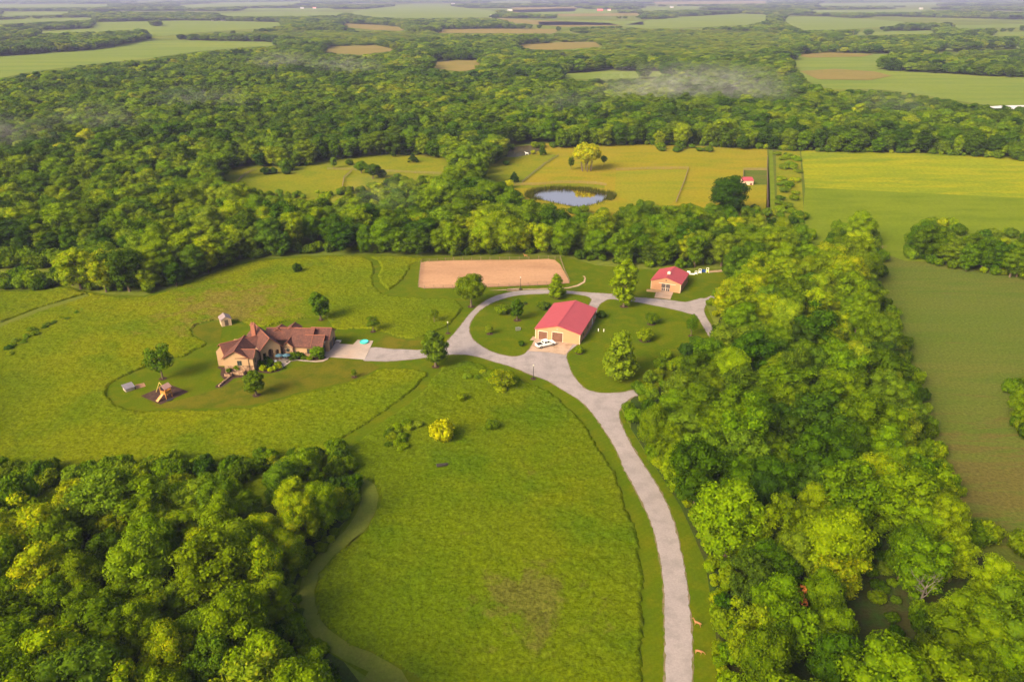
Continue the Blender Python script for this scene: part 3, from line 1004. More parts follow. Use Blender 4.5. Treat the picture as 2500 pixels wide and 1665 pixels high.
# keep the spots of trees placed one by one
for (px, py, rad) in ((1780, 508, 9), ):
    q = P(px, py)
    ok &= (X_ - q.x) ** 2 + (Y_ - q.y) ** 2 > rad ** 2
# second pond and its surroundings stay clear
ok &= ~inside(p2((520, 120), (800, 90), (1140, 60), (1500, 120), (1500, 330), (600, 330)), bx, by)
T = T[ok]
X_, Y_, SP, ROWI = T.T
Wd, Ht, bx, by, tx, ty, thin, forced = (a[ok] for a in (Wd, Ht, bx, by, tx, ty, thin, forced))
n = len(T)
tone = .20 + .38 * vnoise(X_ / 55, Y_ / 55, 3) + RNG.normal(0, .17, n) + np.interp(Y_, [220, 420, 1200, 2500], [.08, -.04, 0, .10])
tone += np.where(thin, .22, 0)
tone += np.where((Y_ < 190) & (X_ < -10), .14, 0) + np.where((Y_ < 200) & (X_ > 10), .05, 0)
tone = np.clip(tone, .02, .74)
tone = np.where((RNG.random(n) < .003) & (Y_ > 260), .86, tone)
# evergreen-dark bottom land left of the middle, lighter crowns near the drive
infr = (tx > -10) & (tx < 2510) & (ty < 1690) & (ty > 0)
order = np.argsort(np.where(infr, Y_, 1e9))
NIND = 292
ind = np.zeros(n, bool)
ind[order[:NIND]] = True
print('trees', n, 'farthest single', Y_[ind].max())


def region(px, py):
    if px < 950 and py > 1030:
        return 'lower left wood'
    if px > 2430:
        return 'clump at the right edge'
    if px > 1400:
        return 'wood right of the drive'
    return 'wood behind the yard'


def tname(t):
    return 'dark green' if t < .22 else 'deep green' if t < .36 else 'mid green' if t < .52 else 'light green' if t < .70 else 'yellow-green' if t < .9 else 'golden green'


rows = {}
for i in np.nonzero(ind)[0]:
    mxp, myp, _ = proj(X_[i], Y_[i], Ht[i] * .6)
    rows.setdefault((region(mxp, myp), int(ROWI[i])), []).append((mxp, i))
rowno = {}
for reg in set(k[0] for k in rows):
    for j, rr in enumerate(sorted(k[1] for k in rows if k[0] == reg)):
        rowno[(reg, rr)] = j
WOODIDX = 0
for key in sorted(rows, key=lambda k: (k[0], k[1])):
    lst = sorted(rows[key])
    for j, (mxp, i) in enumerate(lst):
        sz = 'tall' if Ht[i] > 13.6 else 'low' if Ht[i] < 10.6 else 'broad' if Wd[i] > 9.9 else 'slim' if Wd[i] < 8.3 else 'rounded'
        lb = f"{sz} {tname(tone[i])} tree, {ORD[j]} from left in {ORD[rowno[key]]} row up, {key[0]}"
        tree('woodland_tree', 'wood', WOODIDX, X_[i], Y_[i], Wd[i], Ht[i], tone[i], lb, 'tree', 'trees of the ' + key[0])
        WOODIDX += 1
SRC = {}
for o in COL.objects:
    if o.name.startswith('crown') and o.data in [v[0] for v in VAR['wood']] and o.data.name not in SRC:
        SRC[o.data.name] = o
SRC_WOOD = list(SRC.values())


def scatter(name, P3, scl, rot, tn, sources, label=None):
    """one object carrying many instances of plants already standing in the scene"""
    m = len(P3)
    me = bpy.data.meshes.new(name)
    me.vertices.add(m)
    me.vertices.foreach_set('co', np.asarray(P3, np.float32).ravel())
    for nm, ty_, arr in (('scl', 'FLOAT_VECTOR', scl), ('rot', 'FLOAT', rot), ('tone', 'FLOAT', tn), ('pick', 'INT', RNG.integers(0, len(sources), m))):
        a = me.attributes.new(nm, ty_, 'POINT')
        a.data.foreach_set('vector' if ty_ == 'FLOAT_VECTOR' else 'value', np.asarray(arr, np.int32 if ty_ == 'INT' else np.float32).ravel())
    me.materials.append(M_LEAF)
    o = bpy.data.objects.new(name, me)
    COL.objects.link(o)
    ng = bpy.data.node_groups.new(name, 'GeometryNodeTree')
    ng.interface.new_socket('Geometry', in_out='INPUT', socket_type='NodeSocketGeometry')
    ng.interface.new_socket('Geometry', in_out='OUTPUT', socket_type='NodeSocketGeometry')
    N, L = ng.nodes, ng.links
    gi = N.new('NodeGroupInput')
    go = N.new('NodeGroupOutput')
    ip = N.new('GeometryNodeInstanceOnPoints')
    jn = N.new('GeometryNodeJoinGeometry')
    for sobj in sources:
        oi = N.new('GeometryNodeObjectInfo')
        oi.transform_space = 'ORIGINAL'
        oi.inputs['Object'].default_value = sobj
        oi.inputs['As Instance'].default_value = True
        L.new(oi.outputs['Geometry'], jn.inputs[0])

    def na(nm, ty_):
        q = N.new('GeometryNodeInputNamedAttribute')
        q.data_type = ty_
        q.inputs['Name'].default_value = nm
        return [s for s in q.outputs if s.enabled and s.name == 'Attribute'][0]
    L.new(gi.outputs[0], ip.inputs['Points'])
    L.new(jn.outputs[0], ip.inputs['Instance'])
    ip.inputs['Pick Instance'].default_value = True
    L.new(na('pick', 'INT'), ip.inputs['Instance Index'])
    cx = N.new('ShaderNodeCombineXYZ')
    L.new(na('rot', 'FLOAT'), cx.inputs[2])
    er = N.new('FunctionNodeEulerToRotation')
    L.new(cx.outputs[0], er.inputs[0])
    L.new(er.outputs[0], ip.inputs['Rotation'])
    L.new(na('scl', 'FLOAT_VECTOR'), ip.inputs['Scale'])
    L.new(ip.outputs[0], go.inputs[0])
    md = o.modifiers.new('scatter', 'NODES')
    md.node_group = ng
    o['kind'] = 'stuff'
    if label:
        o['label'] = label
    return o


st = ~ind
m = st.sum()
scatter('woodland', np.stack([X_[st], Y_[st], np.zeros(m)], 1), np.stack([Wd[st] / 9, Wd[st] / 9, Ht[st] / 13], 1), RNG.uniform(0, 6.28, m), tone[st], SRC_WOOD,
        'dense green woodland rolling back to the hazy horizon')

# ------------------------------------------------------------------ trees and shrubs standing alone
def spot(k, x, y):
    q = Z(k, [(x, y)])[0] if isinstance(k, int) else k((x, y))[0]
    return P(*q)


YARD = [
    # zoom, base x, base y, kind, width, height, tone, name, label, mulch radius
    (5, 915, 522, 'yardround', 10.5, 11.5, .50, 'yard_tree', 'big round shade tree between sand arena and gravel loop', 1.2),
    (5, 1462, 466, 'cone', 6.2, 8.6, .48, 'yard_tree', 'neat cone shaped tree at top of loop lawn, by arena corner', 1.2),
    (5, 1888, 522, 'column', 9.3, 16.0, .60, 'yard_tree', 'tallest yard tree, narrow light green column between the two red roofs', 1.3),
    (5, 690, 905, 'oval', 7.2, 10.0, .42, 'yard_tree', 'tree at the fork where house drive meets the loop', 1.1),
    (5, 1858, 970, 'cone', 9.6, 13.5, .48, 'yard_tree', 'tall cone shaped tree alone on striped lawn right of big barn', 1.3),
    (5, 1208, 610, 'oval', 4.3, 7.2, .22, 'yard_tree', 'slim dark tree in a mulch ring inside the loop lawn', 1.2),
    (5, 1033, 696, 'oval', 2.6, 3.0, .66, 'yard_tree', 'small yellowish tree near left edge of loop lawn', 1.0),
    (5, 290, 682, 'loose', 4.6, 5.0, .36, 'yard_tree', 'small loose tree beside slab with turquoise pool', .9),
    (5, 680, 625, 'loose', 3.8, 5.2, .55, 'meadow_tree', 'thin pale tree standing in the tall meadow left of loop', 0),
    (5, 2065, 632, 'bush', 4.2, 3.8, .40, 'ornamental_tree', 'low round ornamental tree on striped lawn, farther one of the pair', 1.4),
    (5, 2020, 738, 'bush', 5.2, 3.6, .70, 'ornamental_tree', 'low yellowish ornamental tree on striped lawn, nearer one of the pair', 1.7),
    (6, 226, 710, 'loose', 4.0, 6.8, .28, 'yard_tree', 'slender dark tree where right gravel spur bends to the wood', .9),
    (5, 170, 972, 'oval', 1.6, 2.4, .40, 'sapling', 'tiny staked sapling in mulch on lawn before the house', .8),
    (4, 1040, 982, 'loose', 8.4, 9.8, .26, 'yard_tree', 'open dark tree on the lawn tip above the play set', 1.0),
    (4, 1637, 1088, 'oval', 5.6, 7.2, .34, 'yard_tree', 'oval tree on the lawn just below the house front', 1.0),
    (4, 2048, 606, 'oval', 6.2, 9.2, .30, 'yard_tree', 'tree behind right end of the house at meadow edge', .9),
    (4, 1897, 303, 'bush', 3.6, 3.4, .08, 'meadow_bush', 'lone dark round bush in the meadow above the house', 0),
    (7, 1325, 200, 'oval', 2.9, 3.6, .10, 'meadow_tree', 'small dark tree in meadow just above lower left wood', 0),
    (5, 730, 1372, 'bush', 6.0, 4.8, 1.0, 'meadow_bush', 'bright golden round bush in the middle meadow', 0),
    (5, 1110, 1040, 'loose', 8.0, 4.6, .74, 'meadow_tree', 'light green spreading thicket tree at top of middle meadow', 0),
    (5, 1050, 1305, 'bush', 3.4, 2.6, .42, 'meadow_bush', 'small mid green bush right of the golden bush', 0),
    (5, 860, 1120, 'bush', 2.6, 2.2, .60, 'meadow_bush', 'small light bush in the meadow above golden bush', 0),
    (5, 1745, 590, 'bush', 3.2, 2.2, .02, 'garden_bush', 'dark clipped round bush at back right corner of big barn', 0),
    (5, 1605, 818, 'bush', 2.8, 2.1, .48, 'garden_bush', 'small bush in mulch off the front right corner of big barn', 1.1),
    (5, 1235, 770, 'bush', 2.0, 1.6, .14, 'garden_bush', 'small dark bush on loop lawn left of the white pickup', 0),
    (5, 1120, 565, 'bush', 5.4, 2.9, .40, 'garden_bush', 'wide bush left of slim dark tree in the loop', 0),
    (5, 1378, 535, 'bush', 4.8, 2.3, .34, 'garden_bush', 'wide low bush behind left roof edge of big barn', 0),
    (5, 1262, 505, 'bush', 1.3, .8, .1, 'garden_bush', 'tiny shrub in a mulch spot on upper loop lawn', .7),
    (4, 2030, 846, 'oval', 4.6, 3.6, .46, 'garden_tree', 'broad little green tree at garage corner of the house', 0),
    (Z, 0, 0, '', 0, 0, 0, '', '', 0),
    (2, 1650, 1092, 'grove', 16.5, 15.5, .93, 'pasture_tree', 'large bright yellow many stemmed tree alone in golden pasture', 0),
    (2, 1553, 1086, 'loose', 4.2, 7.4, .18, 'pasture_tree', 'small dark tree just left of bright yellow pasture tree', 0),
    (2, 1762, 1060, 'loose', 4.6, 6.5, .12, 'pasture_tree', 'dark leaning tree just right of bright yellow pasture tree', 0),
    (2, 1190, 1165, 'cedar', 5.6, 5.8, .03, 'cedar_tree', 'dark pointed cedar left of the reedy pond', 0),
    (2, 1158, 1202, 'bush', 5.0, 4.2, .95, 'pasture_bush', 'yellow bush at foot of cedar near the pond', 0),
    (2, 1370, 992, 'cedar', 5.2, 6.2, .10, 'cedar_tree', 'dark cedar at right end of murky pond', 0),
    (2, 1310, 985, 'bush', 3.6, 2.4, .90, 'pasture_bush', 'bright bush on bank of murky pond', 0),
    (2, 1138, 1056, 'bush', 4.0, 2.8, .22, 'pasture_bush', 'small dark bush in green corner of the pasture', 0),
    (2, 965, 1152, 'cedar', 5.0, 5.6, .02, 'cedar_tree', 'dark cedar against wood edge at left of pasture', 0),
    (2, 545, 1038, 'cedar', 6.6, 5.0, .02, 'cedar_tree', 'wide dark cedar at right end of left clearing', 0),
    (2, 420, 1004, 'cedar', 3.8, 5.6, .05, 'cedar_tree', 'narrow dark cedar on far edge of left clearing', 0),
    (2, 490, 992, 'cedar', 5.0, 5.4, .16, 'cedar_tree', 'green cedar between narrow and wide cedars of left clearing', 0),
    (2, 40, 1076, 'oval', 4.2, 6.6, .44, 'clearing_tree', 'upright little tree on left side of left clearing', 0),
    (2, 140, 1056, 'bush', 5.2, 3.6, .28, 'clearing_bush', 'round bush right of upright little tree in left clearing', 0),
    (2, 215, 1108, 'yardround', 7.4, 7.0, .38, 'clearing_tree', 'left half of the big thicket in left clearing', 0),
    (2, 290, 1142, 'yardround', 9.5, 8.0, .20, 'clearing_tree', 'dark right half of the big thicket in left clearing', 0),
    (2, 345, 1132, 'bush', 6.0, 4.2, .30, 'clearing_bush', 'bush leaning on right flank of clearing thicket', 0),
    (2, 608, 1166, 'bush', 6.0, 3.4, .16, 'clearing_bush', 'dark low bush near lower edge of left clearing', 0),
    (3, 450, 1372, 'wood', 17.5, 18.0, .08, 'great_tree', 'huge dark round tree rising above the wood by the lane', 0),
    (6, 1290, 120, 'wood', 11.5, 14.0, .62, 'lane_tree', 'tall bright tree alone at top of right tree belt', 0),
]
for k, x, y, kind, w, h, tn, nm, lb, mul in YARD:
    if not kind:
        continue
    q = spot(k, x, y)
    i = YARD.index((k, x, y, kind, w, h, tn, nm, lb, mul))
    cat = 'bush' if kind == 'bush' else 'tree'
    tree(nm, kind, i, q.x, q.y, w, h, tn, lb, cat, z=.1 if k == 5 and mul else 0)
    if mul:
        m = MB()
        rr = [(mul * random.uniform(.88, 1.12), t) for t in range(18)]
        m.poly([(a * math.cos(t * .349), a * math.sin(t * .349), 0) for a, t in rr])
        o = put('mulch_bed', m, M_MULCH, None, (q.x, q.y, .18))
        o['kind'] = 'structure'
E_TREES = []
# hedge of broad trees across the eastern field and the clump at the right edge
for x, y, w, h, tn in ((2112, 588, 11, 13, .20), (2150, 598, 11, 13.5, .34), (2188, 606, 9, 9, .46), (2228, 612, 10, 12, .28), (2262, 620, 10, 12.5, .36), (2300, 630, 11, 12, .24), (2336, 637, 10, 12, .40), (2370, 645, 11, 13, .3)):
    q = P(x * KF, y * KF)
    nmb = len(E_TREES)
    o = tree('hedge_tree', 'wood', nmb + 2, q.x, q.y, w, h, tn, f"{tname(tn)} tree, {ORD[nmb]} from the left in hedge across eastern field", 'tree', 'hedge across the eastern field')
    E_TREES.append(o)
BUSHSRC, seen = [], set()
for o in COL.objects:
    if o.name.startswith('foliage') and o.data.name not in seen:
        seen.add(o.data.name)
        BUSHSRC.append(o)

# undergrowth: thickets, wood edges, weeds
bp = []


def fill(poly, step, w, h, tn, prob=1.0, z=0):
    gp = [tuple(q) for q in ground(poly)]
    xs, ys = [p[0] for p in gp], [p[1] for p in gp]
    xx, yy = np.meshgrid(np.arange(min(xs), max(xs), step), np.arange(min(ys), max(ys), step))
    xx = (xx + RNG.uniform(-.45, .45, xx.shape) * step).ravel()
    yy = (yy + RNG.uniform(-.45, .45, yy.shape) * step).ravel()
    k = inside(gp, xx, yy) & (RNG.random(len(xx)) < prob) & (vnoise(xx * .09, yy * .09, 8) > .30)
    for a, b in zip(xx[k], yy[k]):
        s = RNG.uniform(.6, 1.3)
        bp.append((a, b, z, w * s, h * s * RNG.uniform(.8, 1.2), tn + RNG.normal(0, .14)))


fill(SCRUB_W, 4.0, 6.0, 4.4, .42)
fill(SCRUB_E, 4.6, 5.0, 2.2, .56, .62)
fill(F([(1500, 336), (1763, 345), (1763, 356), (1500, 350)]), 7, 8, 4, .45, .6)
fill(F([(580, 386), (700, 386), (735, 395), (640, 404), (580, 412)]), 6, 8, 4.4, .30, .8)
fill(Z(5, [(360, 1330), (430, 1250), (560, 1190), (640, 1180), (620, 1260), (560, 1330), (520, 1420), (440, 1450), (380, 1420)]), 1.7, 2.2, 1.5, .52, .75)
fill(Z(5, [(820, 900), (1000, 920), (1190, 960), (1240, 1010), (1120, 1080), (960, 1060)]), 3.2, 2.6, 1.2, .62, .5)
fill(Z(4, [(20, 830), (90, 720), (230, 650), (300, 660), (230, 720), (120, 790), (60, 870)]), 2.2, 2.4, 1.1, .48, .8)
fill(Z(4, [(290, 640), (420, 570), (550, 530), (560, 545), (450, 600), (320, 660)]), 2.2, 2.2, 1.0, .50, .8)
fill(F([(0, 1080), (130, 1075), (290, 1070), (450, 1050), (560, 1065), (640, 1040), (640, 1120), (300, 1180), (0, 1230)]), 3.0, 4.2, 3.2, .48, .85)
fill(F([(630, 1060), (760, 1040), (810, 1070), (820, 1140), (770, 1220), (720, 1200), (700, 1100)]), 3.0, 4.0, 3.0, .46, .8)
fill(F([(1650, 1640), (1650, 1480), (1640, 1385), (1622, 1290), (1595, 1222), (1566, 1160), (1522, 1095), (1484, 1040), (1500, 1035), (1545, 1095), (1590, 1160), (1620, 1220), (1648, 1290), (1664, 1385), (1672, 1480), (1672, 1640)]), 1.5, 2.4, 1.5, .66, .9)
fill(F([(640, 1340), (680, 1300), (730, 1240), (780, 1190), (812, 1130), (822, 1170), (775, 1235), (718, 1295), (684, 1345), (690, 1420), (725, 1480), (800, 1525), (880, 1568), (900, 1620), (760, 1560), (670, 1480), (640, 1400)]), 1.7, 2.4, 1.5, .50, .9)
fill(F([(-60, 1150), (130, 1125), (260, 1130), (330, 1190), (250, 1260), (-60, 1300)]), 3.0, 5.6, 5.6, .42, .85)
fill(GAP, 2.3, 3.0, 1.8, .26, .8)
fill(F([(2060, 1400), (2150, 1400), (2230, 1560), (2260, 1700), (2110, 1700)]), 3.0, 3.4, 3.4, .34, .8)
for poly, off, wv in ((O1, 2.0, 4.0), (C1, 6.0, 4.0), (C2, 6.0, 4.0), (O4, 1.5, 4.5)):
    gp = [Vector(q) for q in ground(poly)]
    cen = sum(gp, Vector((0, 0))) / len(gp)
    gt = [tuple(q) for q in gp]
    for a, b in zip(gp, gp[1:] + gp[:1]):
        d = b - a
        L_ = d.length
        if L_ < 1 or max(a.y, b.y) > 560 or min(a.y, b.y) < 58:
            continue
        nrm = Vector((d.y, -d.x)) / L_
        if 60 < (a.x + b.x) / 2 < 260 and L_ > 40 and abs(d.x) < .55 * abs(d.y) and (a.y + b.y) / 2 > 350:
            continue
        mid = (a + b) / 2
        if inside(gt, [mid.x + nrm.x * .5], [mid.y + nrm.y * .5])[0]:
            nrm = -nrm
        for _ in range(int(L_ / 2.1)):
            t = RNG.random()
            q = a + d * t + nrm * (off + RNG.uniform(-1.0, 4.5))
            s = RNG.uniform(.55, 1.25)
            bp.append((q.x, q.y, 0, wv * s, wv * .78 * s, .40 + RNG.normal(0, .16)))
bp = np.array(bp)
scatter('undergrowth', bp[:, :3], np.stack([bp[:, 3] / 4, bp[:, 3] / 4, bp[:, 4] / 2.6], 1), RNG.uniform(0, 6.28, len(bp)), np.clip(bp[:, 5], .03, .76), BUSHSRC,
        'shrubby undergrowth along wood edges and in thickets')

# the bare dead tree and the withered one in the right wood
q = P(2240, 1490)
r = root('dead_tree', (q.x, q.y, 0), .4, 'bare grey dead tree among green crowns at lower right', 'tree')
m = MB()
rr = random.Random(4)


def limb(p, d, L, rad, depth):
    e = p + d * L
    m.tube(p, e, rad, rad * .62, 5)
    if depth:
        for _ in range(3 if depth > 1 else 4):
            dd = (d + Vector((rr.uniform(-.8, .8), rr.uniform(-.8, .8), rr.uniform(-.15, .55)))).normalized()
            limb(p + d * L * rr.uniform(.55, 1), dd, L * rr.uniform(.55, .8), rad * .55, depth - 1)


limb(Vector((0, 0, 0)), Vector((.05, 0, 1)), 4.2, .20, 4)
put('trunk', m, M_DEAD, r)
q = P(1932, 1535)
me, C = crown(77, 3.6, 8.5, 5.0, 10, 60, .30, lr=.22, core=0)
me.materials.clear()
me.materials.append(M_RUST)
r = root('withered_tree', (q.x, q.y, 0), 0, 'small tree with withered orange leaves inside the right wood', 'tree')
put('crown', me, M_RUST, r)
put('trunk', trunk(3, 8.5, .14, C), None, r)


# ------------------------------------------------------------------ building materials
def ribbed(name, col, scale, rough=.5, strength=.25, spec=.3, var=.06, axis='X', metal=0):
    m, nt, N, L, b = newmat(name)
    tc = N.new('ShaderNodeTexCoord')
    w = N.new('ShaderNodeTexWave')
    w.bands_direction = axis
    w.inputs['Scale'].default_value = scale
    L.new(tc.outputs['Object'], w.inputs[0])
    bp = N.new('ShaderNodeBump')
    bp.inputs['Strength'].default_value = strength
    bp.inputs['Distance'].default_value = .05
    L.new(w.outputs[1], bp.inputs['Height'])
    L.new(bp.outputs[0], b.inputs['Normal'])
    g = ramp(N, L, noise(N, L, tc.outputs['Object'], .5, 4), [(.3, tuple(c * (1 - var) for c in col)), (.7, tuple(min(1, c * (1 + var)) for c in col))])
    g2 = ramp(N, L, w.outputs[1], [(0.0, (.93,) * 3), (.35, (1, 1, 1))])
    L.new(mix(N, L, 1.0, g, g2, 'MULTIPLY'), b.inputs['Base Color'])
    b.inputs['Roughness'].default_value = rough
    b.inputs['Specular IOR Level'].default_value = spec
    b.inputs['Metallic'].default_value = metal
    return m


M_SIDING = ribbed('tan_metal_siding', (.40, .212, .115), 1.6)
M_REDROOF = ribbed('red_metal_roof', (.305, .052, .066), 1.1, .5, .3, .3, axis='Y')
M_REDROOFX = ribbed('red_sheet_roof', (.305, .052, .066), 1.1, .55, .22, .25, axis='X')
M_BROWNDOOR = ribbed('brown_panel_door', (.135, .062, .042), .9, .6, .3, axis='Z', var=.2)
M_GREYDOOR = plain('dark_door', (.075, .062, .060), .6)
M_TRIM = plain('pale_trim', (.62, .52, .42), .7)
M_STUCCO = plain('stucco', (.35, .228, .130), .9, var=.05, scale=.6)
M_GLASS = plain('window_glass', (.025, .032, .035), .12, spec=.8)
M_FRAME = plain('dark_frame', (.10, .075, .055), .6)
M_WHITE = plain('white_paint', (.78, .77, .76), .45, var=.03)
M_BLACK = plain('black_rubber', (.018, .018, .02), .8)
M_STEEL = plain('steel', (.45, .45, .46), .35, metal=.8)
m, nt, N, L, b = newmat('tile_roof')
tc = N.new('ShaderNodeTexCoord')
v = N.new('ShaderNodeTexVoronoi')
v.inputs['Scale'].default_value = 2.4
L.new(tc.outputs['Object'], v.inputs['Vector'])
c1 = ramp(N, L, v.outputs['Color'], [(0, (.060, .019, .013)), (.55, (.088, .028, .018)), (1, (.130, .044, .028))])
c2 = ramp(N, L, noise(N, L, tc.outputs['Object'], .35, 4), [(.35, (.80, .80, .85)), (.7, (1.12, 1.05, 1))])
w = N.new('ShaderNodeTexWave')
w.bands_direction = 'Z'
w.inputs['Scale'].default_value = 2.6
w.inputs['Distortion'].default_value = .4
L.new(tc.outputs['Object'], w.inputs[0])
bp_ = N.new('ShaderNodeBump')
bp_.inputs['Strength'].default_value = .5
bp_.inputs['Distance'].default_value = .06
L.new(w.outputs[1], bp_.inputs['Height'])
L.new(bp_.outputs[0], b.inputs['Normal'])
c3 = ramp(N, L, w.outputs[1], [(0, (.82,) * 3), (.4, (1, 1, 1))])
L.new(mix(N, L, 1.0, mix(N, L, 1.0, c1, c2, 'MULTIPLY'), c3, 'MULTIPLY'), b.inputs['Base Color'])
b.inputs['Roughness'].default_value = .8
M_TILE = m
M_RIDGE = plain('ridge_tiles', (.20, .070, .042), .8, var=.15, scale=3)
m, nt, N, L, b = newmat('field_stone')
tc = N.new('ShaderNodeTexCoord')
v = N.new('ShaderNodeTexVoronoi')
v.inputs['Scale'].default_value = 1.9
L.new(tc.outputs['Object'], v.inputs['Vector'])
c1 = ramp(N, L, v.outputs['Color'], [(0, (.10, .05, .032)), (.4, (.22, .13, .08)), (.75, (.34, .235, .15)), (1, (.27, .14, .085))])
v2 = N.new('ShaderNodeTexVoronoi')
v2.feature = 'DISTANCE_TO_EDGE'
v2.inputs['Scale'].default_value = 1.9
L.new(tc.outputs['Object'], v2.inputs['Vector'])
e = ramp(N, L, v2.outputs['Distance'], [(.02, (.62, .55, .45)), (.08, (1, 1, 1))])
L.new(mix(N, L, 1.0, c1, e, 'MULTIPLY'), b.inputs['Base Color'])
b.inputs['Roughness'].default_value = .9
M_STONE = m
M_BRICK = plain('chimney_brick', (.26, .10, .065), .9, var=.25, scale=5)
M_WOOD = plain('golden_wood', (.36, .155, .03), .7, var=.15, scale=2)
M_PALEWOOD = plain('pale_wood', (.40, .30, .08), .7, var=.1)
M_SHINGLE = plain('grey_shingle', (.20, .155, .165), .9, var=.15, scale=4)


def window(par, T, w, h, bars=1, name='window', frame=None):
    """window with its own frame and pane; T places local x along the wall, z up, -y outwards; sits proud of the wall"""
    m = MB()
    t = .09
    for x0, x1, z0, z1 in ((-w / 2, w / 2, 0, t), (-w / 2, w / 2, h - t, h), (-w / 2, -w / 2 + t, t, h - t), (w / 2 - t, w / 2, t, h - t)):
        m.box(x0, x1, -.07, -.004, z0, z1, T)
    for i in range(bars):
        x = -w / 2 + w * (i + 1) / (bars + 1)
        m.box(x - .035, x + .035, -.06, -.004, t, h - t, T)
    f = put(name, m, frame or M_FRAME, par)
    g = MB()
    g.box(-w / 2 + t, w / 2 - t, -.03, -.006, t, h - t, T)
    put('pane', g, M_GLASS, f)
    return f


def TR(x, y, z, a=0):
    return Matrix.Translation((x, y, z)) @ Matrix.Rotation(a, 4, 'Z')


def gable_barn(name, loc, rz, Wd_, Ln, eave, ridge, label):
    """front-left ground corner at the origin, front wall along +x, building runs to +y"""
    r = root(name, loc, rz, label, 'barn')
    m = MB()
    prof = [(0, 0), (Wd_, 0), (Wd_, eave), (Wd_ / 2, ridge), (0, eave)]
    n = 0
    for y in (0, Ln):
        m.v += [(x, y, z) for x, z in prof]
    m.f += [(0, 1, 2, 3, 4), (9, 8, 7, 6, 5), (1, 6, 7, 2), (5, 0, 4, 9), (0, 5, 6, 1)]
    put('wall', m, M_SIDING, r)
    m = MB()
    o, ov, th = .30, .28, .16
    sl = (ridge - eave) / (Wd_ / 2)
    for sgn in (0, 1):
        x0 = -o if sgn == 0 else Wd_ + o
        z0 = eave - sl * o
        pts = [(x0, -ov, z0 + .03), (Wd_ / 2, -ov, ridge + .03), (Wd_ / 2, Ln + ov, ridge + .03), (x0, Ln + ov, z0 + .03)]
        if sgn:
            pts = pts[::-1]
        m.extr(pts, (0, 0, th))
    rf = put('roof', m, M_REDROOF, r)
    m = MB()
    m.box(Wd_ / 2 - .22, Wd_ / 2 + .22, -ov - .01, Ln + ov + .01, ridge + th + .01, ridge + th + .06)
    put('ridge_cap', m, M_REDROOF, rf)
    m = MB()
    for x, y in ((-.03, -.03), (Wd_ - .09, -.03)):
        m.box(x, x + .12, y, y + .026, 0, eave - .1)
    put('corner_trim', m, M_TRIM, r)
    return r, rf


# big barn
A, B, Cc = P(*b1((262, 1050))[0]), P(*b1((1325, 1198))[0]), P(*b1((1725, 575))[0])
rzb = math.atan2(B.y - A.y, B.x - A.x)
BW, BL = 13.2, 20.2
barn, rf = gable_barn('big_barn', (A.x, A.y, 0), rzb, BW, BL, 3.2, 4.95, 'large tan metal barn with red roof and two brown doors beside gravel loop')


def overhead(par, x0, x1, h):
    m = MB()
    m.box(x0, x1, -.09, -.004, 0, h)
    d = put('garage_door', m, M_BROWNDOOR, par)
    m = MB()
    for i in range(1, 5):
        m.box(x0, x1, -.10, -.092, h * i / 5 - .012, h * i / 5 + .012)
    put('seam', m, M_FRAME, d)
    m = MB()
    m.box(x0 - .12, x0 - .002, -.11, -.004, 0, h + .12)
    m.box(x1 + .002, x1 + .12, -.11, -.004, 0, h + .12)
    m.box(x0, x1, -.11, -.004, h + .002, h + .12)
    put('door_frame', m, M_TRIM, d)
    m = MB()
    m.box(x0 + .25, x0 + .45, -.14, -.101, h * .55, h * .62)
    put('handle', m, M_BLACK, d)


overhead(barn, 1.0, 3.55, 2.65)
overhead(barn, 5.05, 8.15, 2.95)
m = MB()
m.box(6.35, 6.75, -.2, -.004, 3.9, 4.05)
put('lamp', m, M_STEEL, barn)
for y, w, h, z in ((4.1, .75, 1.0, 1.2), (9.6, .75, 1.0, 1.2)):
    window(barn, TR(BW, y, z, math.pi / 2), w, h, 0)
m = MB()
m.box(BW + .004, BW + .05, 15.0, 15.95, .1, 2.1)
d = put('side_door', m, M_WHITE, barn)
m = MB()
m.box(BW + .052, BW + .1, 15.75, 15.85, 1.0, 1.1)
put('handle', m, M_STEEL, d)
m = MB()
m.box(BW + .01, BW + .55, 16.6, 17.5, 1.5, 2.2)
put('wall_unit', m, M_STEEL, barn)

# small barn
A2, B2 = P(*b2((335, 890))[0]), P(*b2((1180, 1015))[0])
rz2 = math.atan2(B2.y - A2.y, B2.x - A2.x)
barn2, rf2 = gable_barn('small_barn', (A2.x, A2.y, 0), rz2, 10.0, 11.8, 3.1, 4.75, 'smaller tan metal barn with red roof and roof vent near the wood')
x0, x1 = 3.62, 6.45
for i, (a, b_) in enumerate(((x0, (x0 + x1) / 2 - .06), ((x0 + x1) / 2 + .06, x1))):
    m = MB()
    m.box(a, b_, -.10, -.004, .05, 2.55)
    d = put('sliding_door', m, M_GREYDOOR, barn2)
    m = MB()
    m.box(a, b_, -.12, -.102, 1.10, 1.18)
    m.box(a, a + .07, -.12, -.102, .05, 1.10)
    m.box(b_ - .07, b_, -.12, -.102, .05, 1.10)
    m.box((a + b_) / 2 - .035, (a + b_) / 2 + .035, -.12, -.102, .05, 1.10)
    put('batten', m, M_TRIM, d)
m = MB()
m.box((x0 + x1) / 2 - .055, (x0 + x1) / 2 + .055, -.11, -.004, .05, 2.55)
m.box(x0 - 1.0, x1 + 1.9, -.16, -.004, 2.60, 2.72)
put('door_rail', m, M_TRIM, barn2)
m = MB()
m.box(4.75, 5.3, -.06, -.004, 3.55, 4.0)
put('gable_vent', m, M_FRAME, barn2)
m = MB()
cyp = 3.3
m.box(4.55, 5.45, cyp, cyp + .9, 4.75, 5.35)
cu = put('cupola', m, M_TRIM, barn2)
m = MB()
